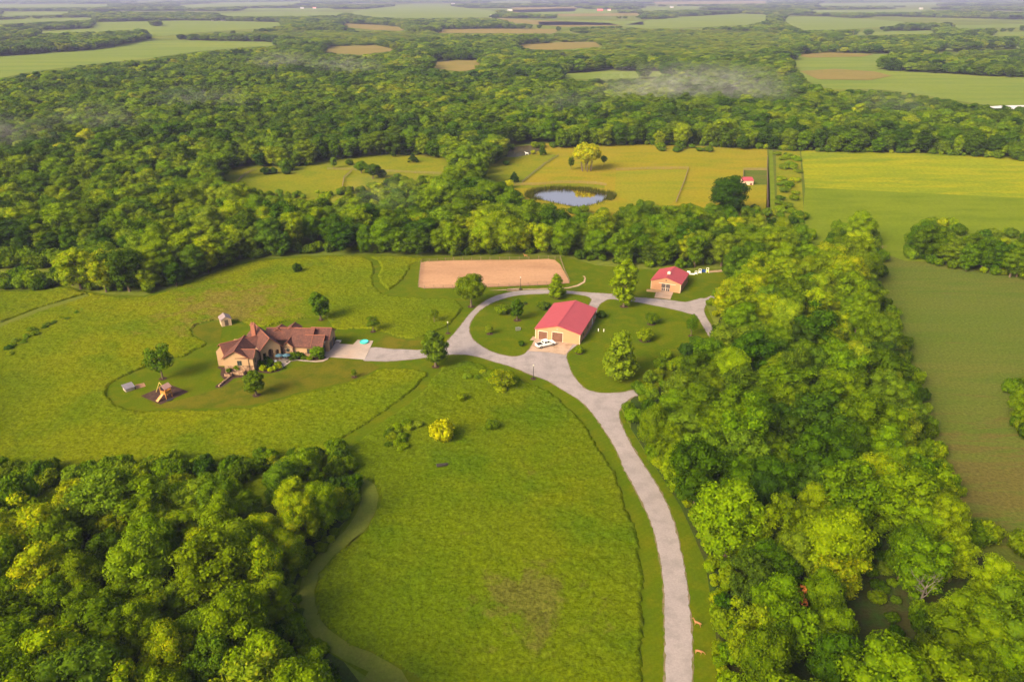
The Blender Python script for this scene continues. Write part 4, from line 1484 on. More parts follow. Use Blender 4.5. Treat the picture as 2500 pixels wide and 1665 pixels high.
m.v += [(4.4, cyp - .15, 5.36), (5.6, cyp - .15, 5.36), (5.6, cyp + 1.05, 5.36), (4.4, cyp + 1.05, 5.36), (5, cyp + .45, 5.85)]
m.f += [(3, 2, 1, 0), (0, 1, 4), (1, 2, 4), (2, 3, 4), (3, 0, 4)]
put('cupola_roof', m, M_TRIM, cu)
m = MB()
for p0, p1 in zip(b2((215, 965), (430, 985)), b2((430, 985), (635, 985))):
    a, b_ = P(*p0), P(*p1)
    d = (b_ - a).normalized()
    nn = Vector((-d.y, d.x, 0)) * .35
    m.prism([tuple((a).to_2d()), tuple(b_.to_2d()), tuple((b_ + nn).to_2d()), tuple((a + nn).to_2d())], 0, .75)
w_ = put('retaining_wall', m, M_STUCCO)
tag(w_, 'low tan retaining wall at front left of the small barn', 'wall')

# run-in shed in the far pasture
q0, q1 = P(*rs_((628, 806))[0]), P(*rs_((858, 806))[0])
rz3 = math.atan2(q1.y - q0.y, q1.x - q0.x)
wl = (q1 - q0).length
r = root('run_in_shed', (q0.x, q0.y, 0), rz3, 'small pink roofed shelter shed in golden pasture pen', 'shed')
m = MB()
prof = [(0, 0), (3.6, 0), (3.6, 3.2), (0, 2.3)]
m.v += [(0, y, z) for y, z in prof] + [(wl, y, z) for y, z in prof]
m.f += [(0, 1, 2, 3), (7, 6, 5, 4), (0, 3, 7, 4), (1, 5, 6, 2), (0, 4, 5, 1)]
put('wall', m, plain('pale_siding', (.52, .36, .28), .7, var=.05), r)
m = MB()
m.extr([(-.2, -.3, 2.28), (wl + .2, -.3, 2.28), (wl + .2, 3.9, 3.33), (-.2, 3.9, 3.33)], (0, 0, .12))
put('roof', m, M_REDROOFX, r)
m = MB()
m.box(wl * .70, wl * .9, -.03, -.003, 0, 1.1)
put('door', m, M_BROWNDOOR, r)

# garden shed
s0, s1, s2 = P(*h6((290, 266))[0]), P(*h6((450, 236))[0]), P(*h6((236, 205))[0])
rz4 = math.atan2(s1.y - s0.y, s1.x - s0.x)
r = root('garden_shed', (s0.x, s0.y, 0), rz4, 'little cream garden shed with grey gable roof behind the house', 'shed')
sw, sl, se, sr = 2.9, 3.4, 2.1, 2.95
m = MB()
prof = [(0, 0), (sw, 0), (sw, se), (sw / 2, sr), (0, se)]
for y in (0, sl):
    m.v += [(x, y, z) for x, z in prof]
m.f += [(0, 1, 2, 3, 4), (9, 8, 7, 6, 5), (1, 6, 7, 2), (5, 0, 4, 9), (0, 5, 6, 1)]
put('wall', m, plain('cream_siding', (.44, .31, .20), .8, var=.05), r)
m = MB()
k = (sr - se) / (sw / 2)
m.extr([(-.25, -.2, se - k * .25 + .02), (sw / 2, -.2, sr + .02), (sw / 2, sl + .2, sr + .02), (-.25, sl + .2, se - k * .25 + .02)], (0, 0, .1))
m.extr([(sw / 2, -.2, sr + .02), (sw + .25, -.2, se - k * .25 + .02), (sw + .25, sl + .2, se - k * .25 + .02), (sw / 2, sl + .2, sr + .02)], (0, 0, .1))
put('roof', m, M_SHINGLE, r)
m = MB()
m.box(.95, 2.0, -.05, -.003, .1, 2.0)
d = put('door', m, M_FRAME, r)
m = MB()
m.box(1.44, 1.50, -.06, -.052, .12, 1.98)
put('handle', m, M_BLACK, d)

# ------------------------------------------------------------------ the house
HO = P(*h9((470, 1090))[0])
house = root('house', (0, 0, 0), 0, 'stucco and stone house with brown tile roofs, arches and chimney', 'house')
wm, st_, rm, rg = MB(), MB(), MB(), MB()


def wing(org, ang, w, ln, ev, rd, ov=.45, base=0.0, walls=True, z0=0.0):
    """gabled wing: front gable along local x at y=0, running back to y=ln"""
    T = TR(org[0], org[1], 0, ang)
    if walls:
        n = len(wm.v)
        prof = [(0, z0), (w, z0), (w, ev), (w / 2, rd), (0, ev)]
        for y in (0, ln):
            wm.v += [tuple(T @ Vector((x, y, z))) for x, z in prof]
        wm.f += [tuple(n + i for i in q) for q in ((0, 1, 2, 3, 4), (9, 8, 7, 6, 5), (1, 6, 7, 2), (5, 0, 4, 9))]
    k = (rd - ev) / (w / 2)
    for s in (0, 1):
        xe = -ov if s == 0 else w + ov
        pts = [(xe, -ov, ev - k * ov + .03), (w / 2, -ov, rd + .03), (w / 2, ln + ov, rd + .03), (xe, ln + ov, ev - k * ov + .03)]
        if s:
            pts = pts[::-1]
        rm.extr([T @ Vector(p) for p in pts], (0, 0, .16))
    a, b_ = T @ Vector((w / 2, -ov, rd + .2)), T @ Vector((w / 2, ln + ov, rd + .2))
    rg.tube(a, b_, .13, .13, 6)
    for xe in (-ov, w + ov):
        rg.tube(T @ Vector((xe, -ov + .02, ev - k * ov + .19)), T @ Vector((w / 2, -ov + .02, rd + .19)), .085, .085, 5)
    if base:
        st_.box(-.05, w + .05, -.05, .2, 0, base, T)
        st_.box(w - .2, w + .05, .2, ln, 0, base, T)
        st_.box(-.05, .2, .2, ln, 0, base, T)
    return T


# left wing, its side gable, the wing behind it, the arched hall, the garage wing
TL = wing((-75.3, 177.75), R(3), 6.2, 9.5, 4.35, 6.25, base=2.1)
TC_ = wing((-67.9, 178.3), R(90), 3.8, 4.5, 4.3, 5.55, ov=.4, base=1.9)
TB = wing((-79.0, 185.2), R(-56), 5.4, 9.0, 4.35, 5.9, walls=False)
wm.box(-78.7, -75.0, 181.9, 187.5, 0, 4.3)
wm.box(-76.6, -68.0, 182.5, 190.0, 0, 4.2)
u, vv = Vector((.814, .581)), Vector((-.581, .814))
oh = Vector((-67.25, 182.9))
TA = wing((oh.x, oh.y), math.atan2(u.y, u.x), 5.4, 10.6, 4.3, 7.0, ov=.6, walls=False)
TRW = wing((-52.2, 187.3), R(90 - 4), 6.0, 4.6, 3.2, 5.05, ov=.5)
TG = wing((-50.9, 190.6), R(90 - 4), 6.4, 5.2, 3.9, 5.75, ov=.4)
TR3 = wing((-55.5, 187.53), R(90 - 4), 9.6, 4.7, 3.2, 6.2, ov=.5)
TBAY = wing((-62.6, 187.35), R(-4), 2.7, 3.2, 3.3, 4.45, ov=.35)
for zx, zy, zz, ww in ((1465, 268, 6.4, 3.4), (1235, 300, 6.1, 3.6)):
    q = P(500 + zx / 6.926, 760 + zy / 6.926, zz)
    wing((q.x - ww / 2, q.y), R(-4), ww, 3.0, zz - 1.0, zz, ov=.3, walls=False)
wm.box(-66.5, -60.0, 191.0, 196.0, 0, 4.4)
wing((-60.0, 190.0), R(90), 6.6, 8.0, 4.2, 6.0, ov=.4, walls=False)
# stone skirts of the garage wing and bay
st_.box(-.06, .2, .3, 7.9, 0, 1.35, TRW)
st_.box(-.05, 2.75, -.05, .15, 0, 3.25, TBAY)
st_.box(2.5, 2.75, .15, 1.2, 0, 3.2, TBAY)
# arched hall: front wall with three real openings, side and back walls, floor
Wh, Hh = 5.4, 4.3
outer = [(0, 0), (Wh, 0), (Wh, Hh), (Wh / 2, 6.95), (0, Hh)]


def arch(xc, w, z0, zs, n=10):
    return [(xc - w / 2, z0), (xc + w / 2, z0)] + [(xc + w / 2 * math.cos(math.pi * i / n), zs + w / 2 * math.sin(math.pi * i / n)) for i in range(n + 1)]


holes = [arch(.95, .95, .6, 2.75), arch(2.7, 1.45, .6, 3.1), arch(4.45, .95, .6, 2.75)]
loops = [[Vector((x, 0, z)) for x, z in l] for l in [outer] + holes]
tri = tessellate_polygon(loops)
fl = [v_ for l in loops for v_ in l]
for y in (0, .4):
    n = len(wm.v)
    wm.v += [tuple(TA @ Vector((v_.x, y, v_.z))) for v_ in fl]
    wm.f += [(n + a, n + b_, n + c_) for a, b_, c_ in tri]
for l in holes:
    k = len(l)
    for i in range(k):
        (xa, za), (xb, zb) = l[i], l[(i + 1) % k]
        wm.poly([TA @ Vector(p) for p in ((xa, 0, za), (xb, 0, zb), (xb, .4, zb), (xa, .4, za))])
wm.box(0, .3, .4, 10.6, 0, 4.25, TA)
wm.box(Wh - .3, Wh, .4, 10.6, 0, 4.25, TA)
wm.box(.3, Wh - .3, 2.6, 2.9, 0, 4.25, TA)
wm.box(.3, Wh - .3, .4, 2.6, .0, .6, TA)
put('wall', wm, M_STUCCO, house)
put('stone_base', st_, M_STONE, house)
rf_ = put('roof', rm, M_TILE, house)
put('ridge', rg, M_RIDGE, rf_)
m = MB()
for xc in (.22, 1.68, 3.72, 5.18):
    m.box(xc - .22, xc + .22, -.16, -.004, 0, 1.25, TA)
put('pier', m, M_STONE, house)
m = MB()
m.box(1.9, 3.5, 2.50, 2.596, .6, 2.9, TA)
d = put('front_door', m, M_FRAME, house)
cp = P(500 + 815 / 6.926, 760 + 330 / 6.926, 7.2)
m = MB()
m.box(cp.x - .55, cp.x + .55, cp.y - .1, cp.y + .9, 4.0, 8.9)
m.box(cp.x - .65, cp.x + .65, cp.y - .2, cp.y + 1.0, 8.9, 9.05)
ch = put('chimney', m, M_BRICK, house)
for dx in (-.28, .28):
    m = MB()
    m.lathe([(.16, 9.05), (.20, 9.35), (.14, 9.6)], 10, (cp.x + dx, cp.y + .4))
    put('chimney_pot', m, M_BRICK, ch)
GREENF = plain('green_frame', (.06, .085, .06), .6)
window(house, TL @ TR(3.9, -.004, 2.15), 1.15, 1.35, 1, frame=GREENF)
window(house, TC_ @ TR(1.6, -.004, 2.1), .85, 1.3, 1)
window(house, TRW @ Matrix.Translation((0, 3.4, 1.0)) @ Matrix.Rotation(R(-90), 4, 'Z') @ Matrix.Translation((0, -.06, 0)), 1.15, 1.5, 1)
window(house, TR(-76.2, 181.9, 2.5), .7, 1.1, 0)
m = MB()
m.extr([TBAY @ Vector((1.35 + .5 * math.cos(a * math.pi / 9), -.056, 2.2 + .5 * math.sin(a * math.pi / 9))) for a in range(18)], TBAY.to_3x3() @ Vector((0, -.05, 0)))
f = put('round_window', m, GREENF, house)
m = MB()
m.extr([TBAY @ Vector((1.35 + .42 * math.cos(a * math.pi / 9), -.108, 2.2 + .42 * math.sin(a * math.pi / 9))) for a in range(18)], TBAY.to_3x3() @ Vector((0, -.02, 0)))
put('pane', m, M_GLASS, f)
for T, a, b_, h in ((TRW, 1.0, 4.4, 2.3), (TG, .9, 2.9, 2.4), (TG, 3.4, 5.4, 2.4)):
    m = MB()
    m.box(a, b_, -.07, -.004, 0, h, T)
    put('garage_door', m, M_GREYDOOR, house)
m = MB()
lp = TRW @ Vector((2.8, -.25, 3.3))
m.box(lp.x - .12, lp.x + .12, lp.y - .1, lp.y + .1, lp.z - .2, lp.z + .2)
put('wall_lamp', m, M_WHITE, house)

# stone planter, low garden wall, bench by the garage
pw = [P(*q).to_2d() for q in h9((480, 1175), (640, 1190), (660, 1135), (930, 1140), (1030, 1040))]
m = MB()
for a, b_ in zip(pw, pw[1:]):
    d = (b_ - a).normalized()
    nn = Vector((-d.y, d.x)) * .35
    m.prism([a - d * .1, b_ + d * .1, b_ + d * .1 + nn, a - d * .1 + nn], 0, .75)
tag(put('planter_wall', m, M_STONE), 'stone planter wall under the left gable of the house', 'planter')
gw = [P(*q).to_2d() for q in h9((365, 1415), (470, 1320), (560, 1250), (650, 1170))]
m = MB()
for a, b_ in zip(gw, gw[1:]):
    d = (b_ - a).normalized()
    nn = Vector((-d.y, d.x)) * .4
    m.prism([a - d * .1, b_ + d * .1, b_ + d * .1 + nn, a - d * .1 + nn], 0, .5)
tag(put('garden_wall', m, M_STONE), 'low curving stone wall running down from planter through dark mulch', 'wall')
q = P(*h7((1530, 365))[0])
m = MB()
m.box(-1.0, 1.0, -.3, .3, .42, .55)
r = root('stone_bench', (q.x, q.y, .15), R(-8), 'pale stone bench on drive slab by the garage', 'bench')
put('seat', m, M_TRIM, r)
for x in (-.75, .75):
    m = MB()
    m.box(x - .15, x + .15, -.25, .25, 0, .42)
    put('leg', m, M_TRIM, r)

# garden bushes round the house
GB = [((h9, 800, 1040), 3.2, 1.9, .50, 'round bright bush in stone planter below the left gable', 0.6), ((h9, 585, 1110), 1.6, 1.1, .32, 'small bush at left end of the stone planter', .5),
      ((h7, 60, 720), 3.0, 2.3, .12, 'dark bush left of the arched entrance', 0), ((h7, 170, 760), 2.4, 2.0, .10, 'dark green bush right at foot of the arches', 0),
      ((h7, -60, 790), 2.8, 2.0, .16, 'dark bush at right foot of left gable wall', 0), ((h7, 40, 830), 3.0, 1.8, .22, 'wide green bush in mulch before the arches', 0),
      ((h7, 235, 790), 2.0, 1.7, .26, 'small green bush beside arch steps', 0), ((h7, 95, 900), 2.4, 1.5, .80, 'yellow bush at left end of front bed', 0),
      ((h7, 200, 860), 1.9, 1.4, .10, 'dark little bush behind the yellow ones', 0), ((h7, 250, 920), 1.9, 1.3, .86, 'leftmost yellow bush of front edge row', 0),
      ((h7, 325, 900), 2.0, 1.4, .78, 'middle yellow bush of front edge row', 0), ((h7, 405, 875), 2.0, 1.4, .82, 'rightmost yellow bush of front edge row', 0),
      ((h7, 390, 815), 2.2, 1.3, .70, 'yellow-green bush just below the blue umbrellas', 0), ((h7, 590, 620), 2.0, 1.5, .22, 'dark bush under the stone bay', 0),
      ((h7, 680, 690), 3.4, 1.9, .48, 'bright wide bush right of the blue umbrellas', 0), ((h7, 760, 640), 2.6, 1.5, .20, 'dark bush between bay and window wall', 0),
      ((h7, 850, 640), 2.0, 1.3, .28, 'small bush below the window wall', 0), ((h7, 890, 690), 2.0, 1.1, .34, 'grey green bush in bed along the walk', 0),
      ((h7, 1000, 700), 2.0, 1.1, .66, 'yellowish bush in bed along the walk', 0), ((h7, 1215, 690), 2.0, 1.4, .18, 'dark bush at end of bed by the drive slab', 0),
      ((h7, 1430, 370), 2.6, 2.0, .04, 'very dark bush at far corner of garage', 0)]
for (fn, x, y), w, h, tn, lb, z in GB:
    q = P(*fn((x, y))[0])
    tree('garden_bush', 'bush', random.randint(0, 3), q.x, q.y, w, h, tn, lb, 'bush', z=z)


def umbrella(px, py, label):
    q = P(px, py)
    r = root('patio_umbrella', (q.x, q.y, .15), random.uniform(0, 3), label, 'umbrella', 'blue patio umbrellas')
    m = MB()
    m.lathe([(1.08, 1.95), (1.10, 2.0), (.6, 2.28), (.04, 2.48)], 8)
    put('canopy', m, MATS.get('blue_canvas') or plain('blue_canvas', (.045, .105, .15), .8, var=.1), r)
    m = MB()
    m.tube((0, 0, 0), (0, 0, 2.58), .035)
    put('pole', m, M_STEEL, r)
    m = MB()
    m.lathe([(.32, 0), (.32, .07), (.06, .1)], 12)
    put('base', m, M_BLACK, r)


umbrella(*h7((420, 745))[0], 'blue patio umbrella nearer the arches, left of the two')
umbrella(*h7((560, 742))[0], 'blue patio umbrella beside bright wide bush, right of the two')
q = P(*h7((385, 752))[0])
r = root('patio_chair', (q.x - .3, q.y - .8, .15), .5, 'white patio chair below the left blue umbrella', 'chair')
m = MB()
m.box(-.3, .3, -.3, .3, .38, .44)
put('seat', m, M_WHITE, r)
m = MB()
m.box(-.3, .3, .26, .32, .44, .95)
put('backrest', m, M_WHITE, r)
for x in (-.26, .26):
    for y in (-.26, .26):
        m = MB()
        m.box(x - .03, x + .03, y - .03, y + .03, 0, .38)
        put('leg', m, M_WHITE, r)

# turquoise paddling pool
q = P(*h7((2035, 372))[0])
r = root('paddling_pool', (q.x, q.y, .16), 0, 'round turquoise paddling pool on slab beside the house drive', 'pool')
m = MB()
M_TURQ = plain('turquoise_plastic', (.03, .46, .42), .4, var=.1)
n = 24
m.lathe([(1.15, 0), (1.25, .12), (1.22, .42), (1.12, .42), (1.08, .12)], n)
m.f = m.f[:-1]
put('rim', m, M_TURQ, r)
m = MB()
m.lathe([(1.09, .10), (1.09, .24)], n)
put('water', m, plain('pool_water', (.10, .55, .52), .08, spec=.8), r)

# low grey hut by the play set
q0, q1 = P(*pg((545, 735))[0]), P(*pg((748, 668))[0])
r = root('kennel', (q0.x, q0.y, 0), math.atan2(q1.y - q0.y, q1.x - q0.x), 'low pale hut with sloping grey lid on lawn left of play set', 'kennel')
kw = (q1 - q0).length
m = MB()
prof = [(0, 0), (1.9, 0), (1.9, 1.2), (0, .8)]
m.v += [(0, y, z) for y, z in prof] + [(kw, y, z) for y, z in prof]
m.f += [(0, 1, 2, 3), (7, 6, 5, 4), (0, 3, 7, 4), (1, 5, 6, 2), (0, 4, 5, 1)]
put('wall', m, plain('pale_boards', (.36, .31, .26), .8), r)
m = MB()
m.extr([(-.2, -.25, .80), (kw + .2, -.25, .80), (kw + .2, 2.1, 1.30), (-.2, 2.1, 1.30)], (0, 0, .1))
put('roof', m, plain('grey_lid', (.15, .135, .17), .7), r)

# wooden play set
q = P(*pg((1490, 850))[0])
u1 = P(*pg((1370, 640))[0]) - P(*pg((1220, 590))[0])
r = root('play_set', (q.x, q.y, .08), R(-28), 'wooden play tower with slide and swing beam on dark mulch', 'play set')
m = MB()
for x in (-.85, .85):
    for y in (-.85, .85):
        m.box(x - .08, x + .08, y - .08, y + .08, 0, 2.9)
m.box(-.95, .95, -.95, .95, 1.25, 1.37)
for a in (-.93, .89):
    m.box(-.77, .77, a, a + .04, 1.37, 2.15)
m.box(.89, .93, -.77, .77, 1.37, 2.15)
m.box(-.93, -.89, .2, .77, 1.37, 2.15)
put('tower', m, M_WOOD, r)
m = MB()
m.extr([(-1.15, -1.1, 2.75), (0, -1.1, 3.6), (0, 1.1, 3.6), (-1.15, 1.1, 2.75)], (0, 0, .08))
m.extr([(0, -1.1, 3.6), (1.15, -1.1, 2.75), (1.15, 1.1, 2.75), (0, 1.1, 3.6)], (0, 0, .08))
put('roof', m, plain('faded_canopy', (.34, .19, .17), .8), r)
m = MB()
T = TR(-.3, -.96, 0)
m.extr([(-.95, -.35, 1.36), (-.95 - .0, -1.0, 1.36), (-.2, -2.9, .12), (.5, -2.75, .12), (.2, -.96, 1.36)][0:0] or [(-.35, -.97, 1.36), (.35, -.97, 1.36), (.35, -2.9, .15), (-.35, -2.9, .15)], (0, 0, .06))
m.extr([(-.42, -.97, 1.36), (-.352, -.97, 1.36), (-.352, -2.9, .15), (-.42, -2.9, .15)], (0, 0, .2))
m.extr([(.352, -.97, 1.36), (.42, -.97, 1.36), (.42, -2.9, .15), (.352, -2.9, .15)], (0, 0, .2))
put('slide', m, plain('slide_board', (.50, .27, .11), .6), r)
m = MB()
m.tube((-.9, .2, 2.5), (-3.9, 1.4, 2.5), .08)
m.tube((-3.9, 1.4, 2.52), (-4.6, .5, 0), .08)
m.tube((-3.9, 1.4, 2.52), (-3.5, 2.4, 0), .08)
sb = put('swing_beam', m, M_PALEWOOD, r)
for t in (.35, .68):
    px, py = -.9 - 3 * t, .2 + 1.2 * t
    m = MB()
    for dx in (-.2, .2):
        m.tube((px + dx * .93, py - dx * .37, 2.45), (px + dx * .93, py - dx * .37, .5), .015, n=4)
    m.box(px - .25, px + .25, py - .1, py + .1, .46, .5)
    put('swing', m, M_BLACK, r)
m = MB()
m.lathe([(.75, 0), (.75, .12), (.70, .12)], 12, (1.6, -.6))
put('tyre_ring', m, M_BLACK, r)

# ------------------------------------------------------------------ white pickup on the apron
ta, tb = P(*b1((320, 1300))[0]), P(*b1((690, 1200))[0])
tc_ = P(1331.5, 846)
truck = root('pickup_truck', (tc_.x, tc_.y, .15), R(28), 'white crew cab pickup truck with black bed parked before big barn', 'pickup truck')
Wt = .98
body = MB()
prof = [(-2.9, .55), (-2.9, 1.12), (-2.86, 1.15), (.86, 1.15), (1.35, 1.16), (2.55, 1.06), (2.88, .92), (2.92, .55)]
body.extr([(x, -Wt, z) for x, z in prof], (0, 2 * Wt, 0))
put('body', body, M_WHITE, truck)
m = MB()
a = [(-.98, -.92, 1.154), (1.45, -.92, 1.154), (1.45, .92, 1.154), (-.98, .92, 1.154)]
t_ = [(-.82, -.76, 1.88), (.62, -.76, 1.88), (.62, .76, 1.88), (-.82, .76, 1.88)]
m.v += a + t_
m.f += [(4, 5, 6, 7), (0, 1, 5, 4), (1, 2, 6, 5), (2, 3, 7, 6), (3, 0, 4, 7)]
cab = put('cab', m, M_WHITE, truck)
m = MB()


def lerp(p, q, t):
    return Vector(p) * (1 - t) + Vector(q) * t


def glass(lo0, lo1, hi0, hi1, s0, s1, out):
    q = [lerp(lerp(lo0, lo1, s0), lerp(hi0, hi1, s0), .15), lerp(lerp(lo0, lo1, s1), lerp(hi0, hi1, s1), .15), lerp(lerp(lo0, lo1, s1), lerp(hi0, hi1, s1), .86), lerp(lerp(lo0, lo1, s0), lerp(hi0, hi1, s0), .86)]
    m.poly([p + Vector(out) * .012 for p in q])


glass(a[1], a[2], t_[1], t_[2], .06, .94, (.8, 0, .6))
glass(a[3], a[0], t_[3], t_[0], .10, .90, (-1, 0, .2))
for s in ((0, 1), (2, 3)):
    o_ = (0, -1, .2) if s[0] == 0 else (0, 1, .2)
    glass(a[s[0]], a[s[1]], t_[s[0]], t_[s[1]], .07, .47, o_)
    glass(a[s[0]], a[s[1]], t_[s[0]], t_[s[1]], .52, .90, o_)
put('window', m, M_GLASS, cab)
m = MB()
m.box(-2.80, -1.08, -.84, .84, 1.152, 1.162)
put('bed', m, M_BLACK, truck)
for x, y, lab in ((1.95, -1, 'f'), (1.95, 1, 'f'), (-1.85, -1, 'r'), (-1.85, 1, 'r')):
    m = MB()
    m.tube((x, y * .74, .42), (x, y * 1.0, .42), .42, .42, 18)
    w_ = put('wheel', m, M_BLACK, truck)
    m = MB()
    m.tube((x, y * 1.001, .42), (x, y * 1.015, .42), .24, .22, 12)
    put('rim', m, M_STEEL, w_)
for y in (-.8, .8):
    m = MB()
    m.box(2.80, 2.93, y - .16, y + .16, .78, .92)
    put('headlight', m, plain('lamp_glass', (.8, .8, .78), .2), truck)
    m = MB()
    m.box(-2.925, -2.904, y - .10, y + .10, .72, 1.08)
    put('tail_light', m, plain('red_lens', (.45, .02, .02), .3), truck)
m = MB()
m.box(2.90, 3.02, -.95, .95, .45, .66)
m.box(-3.02, -2.90, -.95, .95, .45, .66)
put('bumper', m, M_STEEL, truck)
for y in (-1, 1):
    m = MB()
    m.box(.95, 1.12, y * 1.06 - .1, y * 1.06 + .1, 1.2, 1.38)
    put('mirror', m, M_BLACK, truck)


# ------------------------------------------------------------------ lamp posts, pipes, box
def lamp(px, py, h, label):
    q = P(px, py)
    r = root('lamp_post', (q.x, q.y, .02), 0, label, 'lamp post')
    m = MB()
    m.tube((0, 0, 0), (0, 0, h), .09, .06, 8)
    m.tube((0, 0, 0), (0, 0, .5), .13, .10, 8)
    put('pole', m, M_BLACK, r)
    m = MB()
    m.lathe([(.10, h), (.20, h + .35), (.24, h + .38), (.05, h + .6)], 8)
    put('lantern', m, plain('lantern', (.45, .42, .36), .4) if 'lantern' not in MATS else MATS['lantern'], r)
    m = MB()
    m.lathe([(.8, -.01), (.75, .05), (.3, .08)], 14)
    o = put('mulch_bed', m, M_MULCH, None, (q.x, q.y, .05))
    o['kind'] = 'structure'


lamp(*Z(5, [(1312, 980)])[0], 3.6, 'dark lamp post on verge below the big barn')
lamp(*Z(5, [(768, 690)])[0], 3.2, 'dark lamp post left of loop near meadow edge')
lamp(*ar((1519, 600))[0], 4.0, 'dark lamp post in front of the sand arena')
for x, y, lb in ((1770, 880, 'left of two short white pipes on lawn right of big barn'), (1900, 890, 'right of two short white pipes on lawn right of big barn')):
    q = P(*b1((x, y))[0])
    m = MB()
    m.lathe([(.11, 0), (.11, .72), (.14, .72), (.14, .82), (.03, .86)], 10)
    tag(put('vent_pipe', m, M_WHITE, None, (q.x, q.y, .12)), lb, 'pipe', 'white pipes on the striped lawn')
q = P(*Z(5, [(1212, 672)])[0])
r = root('utility_box', (q.x, q.y, .12), .3, 'grey utility box with white pipe on loop lawn', 'utility box')
m = MB()
m.box(-.6, .6, -.4, .4, 0, .8)
m.box(-.64, .64, -.44, .44, .8, .86)
put('cabinet', m, M_STEEL, r)
m = MB()
m.tube((.85, 0, 0), (.85, 0, .8), .09)
put('pipe', m, M_WHITE, r)

# ------------------------------------------------------------------ behind the small barn: tank, poles, jump stands
M_BLUE = plain('blue_paint', (.02, .06, .22), .5)
M_YEL = plain('yellow_paint', (.70, .48, .03), .5)
q = P(*b2((1415, 470))[0])
r = root('water_tank', (q.x, q.y, 0), R(-10), 'round white tank lying behind right corner of the small barn', 'tank')
m = MB()
m.tube((-.5, 0, .65), (.6, 0, .65), .55, .55, 16)
put('body', m, M_WHITE, r)
m = MB()
m.box(-.4, -.2, -.4, .4, 0, .25)
m.box(.3, .5, -.4, .4, 0, .25)
put('cradle', m, M_WHITE, r)
q0, q1 = P(*b2((1455, 478))[0]), P(*b2((1600, 478))[0])
m = MB()
for i in range(5):
    m.tube((q0.x, q0.y + i * .14 - .3, .1 + .1 * (i % 2)), (q1.x, q1.y + i * .14 - .3, .1 + .1 * (i % 2)), .06)
    m.tube((q0.x + .2, q0.y + i * .14 - .25, .32), (q1.x - .1, q1.y + i * .14 - .2, .32), .06)
tag(put('jump_poles', m, M_WHITE), 'heap of white jump poles on grass right of small barn', 'poles')


def stand(px, py, w, h, mat_in, label, rz=0):
    q = P(px, py)
    r = root('jump_stand', (q.x, q.y, 0), rz, label, 'jump stand', 'white jump stands behind the small barn')
    m = MB()
    for x in (-w / 2, w / 2 - .1):
        m.box(x, x + .1, -.05, .05, 0, h)
    m.box(-w / 2 + .1, w / 2 - .1, -.04, .04, h - .12, h)
    m.box(-w / 2 + .1, w / 2 - .1, -.04, .04, h * .52, h * .58)
    put('frame', m, M_WHITE, r)
    m = MB()
    m.box(-w / 2 + .1, w / 2 - .1, -.03, .03, .12, h * .50)
    put('panel', m, mat_in, r)
    for x in (-w / 2, w / 2 - .1):
        m = MB()
        m.box(x, x + .1, -.45, -.052, 0, .1)
        m.box(x, x + .1, .052, .45, 0, .1)
        put('foot', m, M_WHITE, r)


stand(*b2((1635, 470))[0], .9, 1.25, M_WHITE, 'lowest white jump stand, leftmost beside white poles')
stand(*b2((1748, 440))[0], 1.0, 1.6, M_WHITE, 'tall plain white jump stand left of the blue panel')
stand(*b2((1962, 418))[0], .95, 1.75, M_YEL, 'white jump stand with yellow panel, rightmost')
q = P(*b2((1850, 415))[0])
m = MB()
m.box(-.6, .6, -.06, .06, .05, 1.15)
m.box(-.7, -.602, -.2, .2, 0, .9)
m.box(.602, .7, -.2, .2, 0, .7)
tag(put('jump_filler', m, M_BLUE, None, (q.x, q.y, 0)), 'dark blue jump filler between the white stands', 'jump filler')


# ------------------------------------------------------------------ fences
def fence(pts, h, gap, label, rails=3, name='pasture_fence', mat=None, rad=.05, wide=.03, posts_as_parts=False):
    g_ = [P(*q) for q in pts]
    r = root(name, (g_[0].x, g_[0].y, 0), 0, label, 'fence')
    m = MB()
    o = g_[0]
    pm = None
    rails_m = MB()
    for a, b_ in zip(g_, g_[1:]):
        d = b_ - a
        k = max(1, round(d.length / gap))
        for i in range(k):
            p = a + d * (i / k) - o
            if posts_as_parts:
                if pm is None:
                    q = MB()
                    q.box(-rad, rad, -rad, rad, 0, h)
                    pm = q.mesh('post')
                put('post', pm, mat or M_BARK, r, (p.x, p.y, 0))
            else:
                m.box(p.x - rad, p.x + rad, p.y - rad, p.y + rad, 0, h)
        for j in range(rails):
            z = h * (j + .8) / rails
            p0, p1 = a - o, b_ - o
            rails_m.tube((p0.x, p0.y, z), (p1.x, p1.y, z), wide, wide, 4)
    if m.v:
        put('posts', m, mat or M_BARK, r)
    put('rails', rails_m, mat or M_BARK, r)
    return r


M_FENCE = plain('weathered_fence', (.17, .12, .085), .9)
AF = ar((160, 235), (600, 205), (1100, 200), (1500, 196), (1900, 185), (1990, 188), (2060, 185), (2120, 360), (2190, 515), (2060, 530), (1870, 542), (1500, 556), (1080, 572), (590, 585), (205, 590), (120, 570), (135, 440), (150, 300), (160, 235))
fence(AF, 1.35, 3.2, 'dark post and rail fence round the sand arena', 3, 'arena_fence', M_FENCE, .07, .035, True)
fence(p2((880, 705), (1040, 570), (1250, 405), (1400, 310), (1470, 268)), 1.4, 4, 'fence slanting from pond up to the wood across pasture', 3, mat=M_FENCE, wide=.07)
fence(p2((700, 745), (900, 738), (1150, 740), (1350, 718), (1500, 708), (1800, 710), (2050, 722), (2230, 750)), 1.4, 4, 'curving fence along the pasture above the reedy pond', 3, mat=M_FENCE, wide=.07)
fence(Z(3, [(-250, 1090), (-50, 1082), (100, 1082), (210, 1080), (190, 1150), (150, 1250), (130, 1300)]), 1.4, 4, 'fence dividing golden pasture, bending down toward wood', 3, mat=M_FENCE, wide=.07)
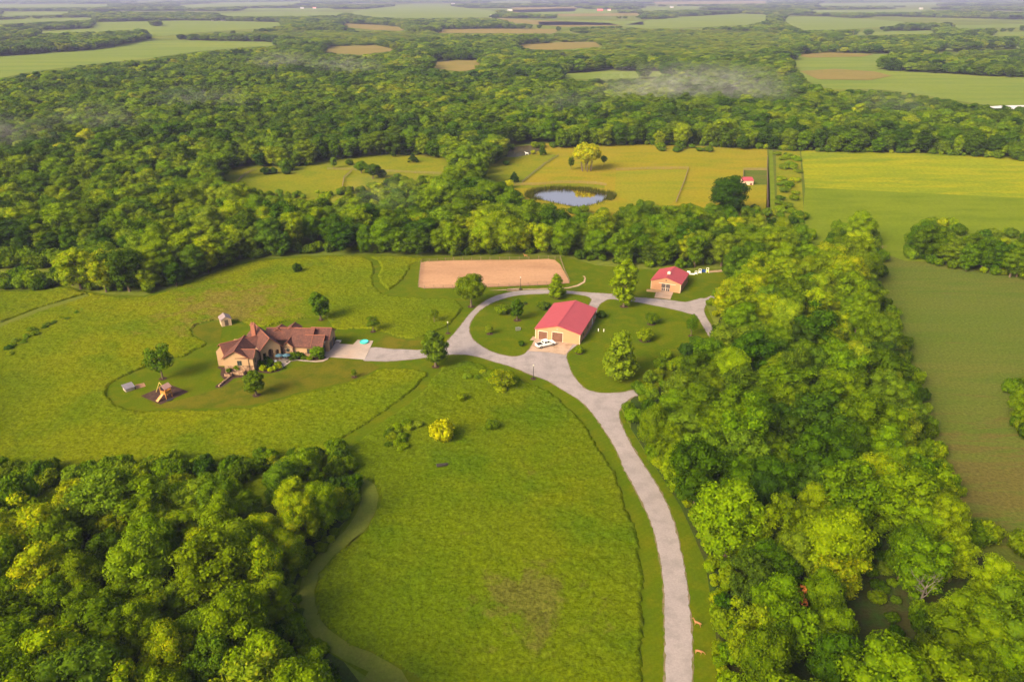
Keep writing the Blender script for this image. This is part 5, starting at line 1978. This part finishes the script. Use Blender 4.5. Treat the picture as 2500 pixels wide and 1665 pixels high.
fence(rs_((1160, 220), (1155, 490), (1165, 800), (1170, 1300)), 1.4, 4, 'straight fence along left side of the grass lane', 3, mat=M_FENCE, wide=.08)
fence(rs_((640, 800), (655, 492), (1150, 492)), 1.4, 3, 'dark fence round pen behind pink roofed shed', 4, mat=M_FENCE, wide=.08)
fence(rs_((280, 770), (400, 740), (625, 735)), 1.4, 3, 'short fence left of pink roofed shed', 3, mat=M_FENCE, wide=.06)
fence(Z(1, [(1510, 1170), (1550, 1130), (1600, 1098), (1640, 1088)]), 1.3, 4, 'short fence on left side of left clearing', 3, mat=M_FENCE, wide=.08)
fence(Z(2, [(95, 1195), (105, 1140), (155, 1097)]), 1.3, 4, 'short fence in middle of left clearing', 3, mat=M_FENCE, wide=.08)
fence(Z(2, [(0, 1085), (160, 1088), (380, 1098), (560, 1108), (735, 1114)]), 1.3, 5, 'long low fence across left clearing', 3, mat=M_FENCE, wide=.06)
q = F([(2022, 575), (2040, 577)])
fence(Z(6, [(1420, 150), (1475, 152)]), 1.4, 2, 'short gate fence at the top of right tree belt', 3, 'field_gate', M_FENCE)

# reeds round the pond
gp = [Vector(q) for q in ground(smooth(POND, 2), .0)]
rv, rfc = [], []
cen = sum(gp, Vector((0, 0))) / len(gp)
for a, b_ in zip(gp, gp[1:] + gp[:1]):
    back = ((a + b_) / 2).y > cen.y - 6
    for _ in range(int((b_ - a).length * (34 if back else 7))):
        q = a + (b_ - a) * RNG.random()
        out = (q - cen).normalized()
        q = q + out * RNG.uniform(-1.2, 3.2)
        h = RNG.uniform(1.2, 2.6) if back else RNG.uniform(.8, 1.6)
        t = RNG.uniform(0, 3.14)
        w = .10
        dx, dy = math.cos(t) * w, math.sin(t) * w
        n = len(rv)
        lx, ly = RNG.normal(0, .22, 2)
        rv += [(q.x - dx, q.y - dy, 0), (q.x + dx, q.y + dy, 0), (q.x + lx, q.y + ly, h)]
        rfc.append((n, n + 1, n + 2))
me = bpy.data.meshes.new('reeds')
me.from_pydata(rv, [], rfc)
o = put('reeds', me, leaf_mat('reed', [(0, (.06, .07, .010)), (.15, (.09, .09, .012)), (.28, (.16, .09, .02)), (.4, (.07, .08, .012))], .2))
tag(o, 'tall reeds ringing the pond', None, None, 'stuff')


# ------------------------------------------------------------------ animals
def beast(name, px, py, rz, s, mat, label, cat, pose, z=.03):
    """one continuous skinned body; nose toward +x"""
    q = P(px, py)
    B = {'deer': dict(body=[(-.62, .98, .17), (-.3, 1.0, .22), (.1, .97, .21), (.42, .98, .22)], leg=.98),
         'horse': dict(body=[(-.85, 1.28, .30), (-.4, 1.30, .36), (.1, 1.25, .35), (.6, 1.30, .33)], leg=1.3)}['horse' if cat == 'horse' else 'deer']
    vs, es, rr = [], [], []

    def add(p, r, par=None):
        vs.append(p)
        rr.append(r)
        if par is not None:
            es.append((par, len(vs) - 1))
        return len(vs) - 1
    b = B['body']
    hp = add((b[0][0], 0, b[0][1]), b[0][2])
    m1 = add((b[1][0], 0, b[1][1]), b[1][2], hp)
    m2 = add((b[2][0], 0, b[2][1]), b[2][2], m1)
    sh = add((b[3][0], 0, b[3][1]), b[3][2], m2)
    k = b[3][2]
    top = b[3][1]
    if pose == 'up':
        n1 = add((b[3][0] + .26, 0, top + .30), k * .50, sh)
        n2 = add((b[3][0] + .40, 0, top + .62), k * .36, n1)
        hd = add((b[3][0] + .56, 0, top + .68), k * .36, n2)
        ns = add((b[3][0] + .80, 0, top + .58), k * .20, hd)
    else:
        n1 = add((b[3][0] + .34, 0, top - .02), k * .50, sh)
        n2 = add((b[3][0] + .62, 0, top - .22), k * .36, n1)
        hd = add((b[3][0] + .76, 0, top - .42), k * .36, n2)
        ns = add((b[3][0] + .86, 0, top - .66), k * .20, hd)
    for y in (-.09, .09):
        e1 = add((vs[hd][0] - .04, y, vs[hd][2] + k * .40), k * .14, hd)
        add((vs[hd][0] - .10, y * 1.9, vs[hd][2] + k * .85), k * .07, e1)
    tl = add((b[0][0] - .18, 0, b[0][1] + .02), .05, hp)
    add((b[0][0] - .26, 0, b[0][1] - (.5 if cat == 'horse' else .16)), .035, tl)
    lg = B['leg']
    for y, st_ in ((-.13, .06), (.13, -.06)):
        w = b[0][2] * .60
        a1 = add((b[0][0] + .06, y, lg * .72), w * .85, hp)
        a2 = add((b[0][0] - .10 + st_, y, lg * .42), w * .36, a1)
        a3 = add((b[0][0] - .02 + st_, y, .03), w * .24, a2)
        c1 = add((b[3][0] - .02, y, lg * .68), w * .66, sh)
        c2 = add((b[3][0] + .01 - st_, y, lg * .38), w * .32, c1)
        add((b[3][0] - st_, y, .03), w * .22, c2)
    me = bpy.data.meshes.new('body')
    me.from_pydata([(x * s, y * s, z_ * s) for x, y, z_ in vs], es, [])
    o = put(name, me, mat, None, (q.x, q.y, z), (0, 0, rz))
    md = o.modifiers.new('skin', 'SKIN')
    for i, sv in enumerate(me.skin_vertices[0].data):
        sv.radius = (rr[i] * s, rr[i] * s)
        sv.use_root = i == 0
    o.modifiers.new('soft', 'SUBSURF').levels = 1
    o.modifiers['soft'].render_levels = 1
    return tag(o, label, cat)


M_DEER = plain('deer_coat', (.26, .12, .05), .8, var=.15, scale=4)
beast('deer', 1701.5, 1528, R(150), .78, M_DEER, 'tan deer with raised neck beside the drive, farther of two', 'deer', 'up')
beast('deer', 1706, 1597, R(-18), .74, M_DEER, 'tan deer lowering its head beside the drive, nearer of two', 'deer', 'down')
beast('deer', 1283, 629, R(170), .9, M_DEER, 'tan deer standing behind the far side of sand arena', 'deer', 'up')
beast('horse', *p2((955, 258))[0], R(176), 1.0, M_WHITE, 'white horse at the bank of the murky pond', 'horse', 'up')

# dark hollow log in the meadow
q = P(*Z(5, [(733, 1545)])[0])
m = MB()
m.tube((-1.2, -.25, .45), (1.1, .3, .5), .42, .30, 9)
m.tube((.2, .05, .55), (.9, -.5, 1.1), .16, .07, 6)
tag(put('fallen_log', m, plain('dark_log', (.03, .025, .022), .9), None, (q.x, q.y, .2)), 'dark fallen log lying in the middle meadow', 'log')


# ------------------------------------------------------------------ far farm buildings
def far_house(px, py, w, d, h, wall, roof, label, cat='farm building', rz=0):
    q = P(px, py)
    r = root('farm_building', (q.x, q.y, .3), rz, label, cat, 'far farm buildings')
    m = MB()
    w, d, h = w * .7, d * .7, h * .75
    m.v += [(-w / 2, -d / 2, 0), (w / 2, -d / 2, 0), (w / 2, d / 2, 0), (-w / 2, d / 2, 0), (-w / 2, -d / 2, h), (w / 2, -d / 2, h), (w / 2, d / 2, h), (-w / 2, d / 2, h), (-w / 2, 0, h * 1.5), (w / 2, 0, h * 1.5)]
    m.f += [(0, 1, 5, 4), (1, 2, 6, 9, 5), (2, 3, 7, 6), (3, 0, 4, 8, 7)]
    put('wall', m, wall, r)
    m = MB()
    k = .5 * h / (d / 2)
    m.extr([(-w / 2 - .5, -d / 2 - .5, h - k * .5 + .05), (w / 2 + .5, -d / 2 - .5, h - k * .5 + .05), (w / 2 + .5, 0, h * 1.5 + .05), (-w / 2 - .5, 0, h * 1.5 + .05)], (0, 0, .25))
    m.extr([(w / 2 + .5, d / 2 + .5, h - k * .5 + .05), (-w / 2 - .5, d / 2 + .5, h - k * .5 + .05), (-w / 2 - .5, 0, h * 1.5 + .05), (w / 2 + .5, 0, h * 1.5 + .05)], (0, 0, .25))
    put('roof', m, roof, r)


M_REDW = plain('red_boards', (.50, .07, .05), .7)
M_PALE = plain('weathered_white', (.36, .35, .34), .7)
M_PINKR = plain('faded_red_roof', (.55, .22, .20), .7)
for (px, py, w, d, h, wa, ro, lb) in (
        (2238, 129, 30, 12, 6, M_WHITE, M_WHITE, 'long white farm building behind the right green field'),
        (1203, 44, 26, 16, 9, M_WHITE, M_WHITE, 'white farm house among trees near the middle horizon'),
        (1222, 43, 14, 12, 8, M_WHITE, M_STEEL, 'smaller white building right of white farm house'),
        (1245, 28, 40, 16, 8, M_WHITE, M_WHITE, 'long white barn on pale far field'),
        (1194, 16, 40, 18, 8, M_WHITE, M_WHITE, 'white far barn just under middle horizon'),
        (1465, 28, 46, 20, 9, M_REDW, M_PINKR, 'red far barn right of the middle'),
        (1487, 28, 26, 16, 8, M_WHITE, M_PINKR, 'pale building right beside red far barn'),
        (1836, 33, 34, 14, 5, M_PINKR, M_WHITE, 'long pinkish shed on green rise'),
        (738, 23, 34, 16, 8, M_WHITE, M_WHITE, 'white far house left of middle with low roof'),
        (768, 23, 30, 16, 8, M_WHITE, M_PINKR, 'pink roofed far house right of a white one'),
        (522, 52, 26, 10, 5, M_WHITE, M_WHITE, 'white shed at the top edge of left green field'),
        (546, 52, 24, 10, 5, M_WHITE, M_WHITE, 'second white shed on top edge of left field, farther right'),
        (1106, 12, 44, 18, 9, M_WHITE, M_WHITE, 'white far barn near horizon left of middle'),
        (2248, 24, 34, 16, 8, M_WHITE, M_WHITE, 'white far house in woods at upper right'),
        (1640, 20, 40, 18, 8, M_WHITE, M_STEEL, 'grey roofed far house in woods right of middle')):
    far_house(px, py, w * .9, d, h, wa if wa is not M_WHITE else M_PALE, ro if ro is not M_WHITE else M_PALE, lb, rz=random.uniform(-.2, .2))

# ------------------------------------------------------------------ air
m = MB()
m.box(-16000, 16000, -500, 15500, -1, 128)
hm = bpy.data.materials.new('haze_air')
hm.use_nodes = True
hn = hm.node_tree.nodes
hn.remove(hn['Principled BSDF'])
pv = hn.new('ShaderNodeVolumePrincipled')
pv.inputs['Color'].default_value = (.52, .56, 1.0, 1)
pv.inputs['Density'].default_value = 0.00008
pv.inputs['Anisotropy'].default_value = 0.0
hm.node_tree.links.new(pv.outputs[0], hn['Material Output'].inputs['Volume'])
o = put('haze', m, hm)
o['kind'] = 'stuff'

def mist(px, py, w, d, h, dens, seed, label):
    q = P(px, py)
    bm = bmesh.new()
    bmesh.ops.create_icosphere(bm, subdivisions=2, radius=1)
    me = bpy.data.meshes.new('mist')
    bm.to_mesh(me)
    bm.free()
    mt = bpy.data.materials.new('mist_air')
    mt.use_nodes = True
    N, L = mt.node_tree.nodes, mt.node_tree.links
    N.remove(N['Principled BSDF'])
    pv = N.new('ShaderNodeVolumePrincipled')
    pv.inputs['Color'].default_value = (.92, .90, .92, 1)
    tc = N.new('ShaderNodeTexCoord')
    ln = N.new('ShaderNodeVectorMath')
    ln.operation = 'LENGTH'
    L.new(tc.outputs['Object'], ln.inputs[0])
    fall = N.new('ShaderNodeMapRange')
    fall.inputs[1].default_value = .25
    fall.inputs[2].default_value = .95
    fall.inputs[3].default_value = 1
    fall.inputs[4].default_value = 0
    L.new(ln.outputs['Value'], fall.inputs[0])
    mp = N.new('ShaderNodeMapping')
    mp.inputs['Location'].default_value = (seed * 3.7, seed * 1.3, 0)
    mp.inputs['Scale'].default_value = (w / 60, d / 60, h / 30)
    L.new(tc.outputs['Object'], mp.inputs[0])
    nz = ramp(N, L, noise(N, L, mp.outputs[0], 3.0, 5, .68, 1.2), [(.42, (0, 0, 0)), (.72, (1, 1, 1))])
    mu = N.new('ShaderNodeMath')
    mu.operation = 'MULTIPLY'
    L.new(fall.outputs[0], mu.inputs[0])
    L.new(nz, mu.inputs[1])
    mv = N.new('ShaderNodeMath')
    mv.operation = 'MULTIPLY'
    L.new(mu.outputs[0], mv.inputs[0])
    mv.inputs[1].default_value = dens
    L.new(mv.outputs[0], pv.inputs['Density'])
    L.new(pv.outputs[0], N['Material Output'].inputs['Volume'])
    o = put('mist', me, mt, None, (q.x, q.y, h * .55))
    o.scale = (w / 2, d / 2, h / 2)
    tag(o, label, None, None, 'stuff')


for a in ((1690, 266, 210, 60, 40, .020, 1, 'wisp of white mist over woods right of middle'), (1580, 272, 120, 50, 28, .012, 2, 'thin mist left of the white wisp'), (1840, 276, 90, 50, 28, .010, 3, 'thin mist right of the white wisp'),
          (697, 186, 110, 60, 30, .010, 4, 'small mist patch in woods at upper left'), (850, 200, 110, 60, 30, .010, 5, 'small mist patch right of upper left one'), (500, 290, 110, 50, 28, .006, 6, 'faint mist in left woods'),
          (20, 390, 80, 50, 28, .010, 7, 'mist patch at left edge of woods'), (935, 560, 44, 30, 26, .006, 8, 'faint mist above wood behind arena'), (2170, 305, 90, 50, 28, .006, 9, 'faint mist in woods at right'),
          (1385, 300, 90, 50, 28, .005, 10, 'faint mist above pasture woods'), (240, 350, 90, 50, 28, .006, 11, 'faint mist among left woods, nearer')):
    mist(*a)
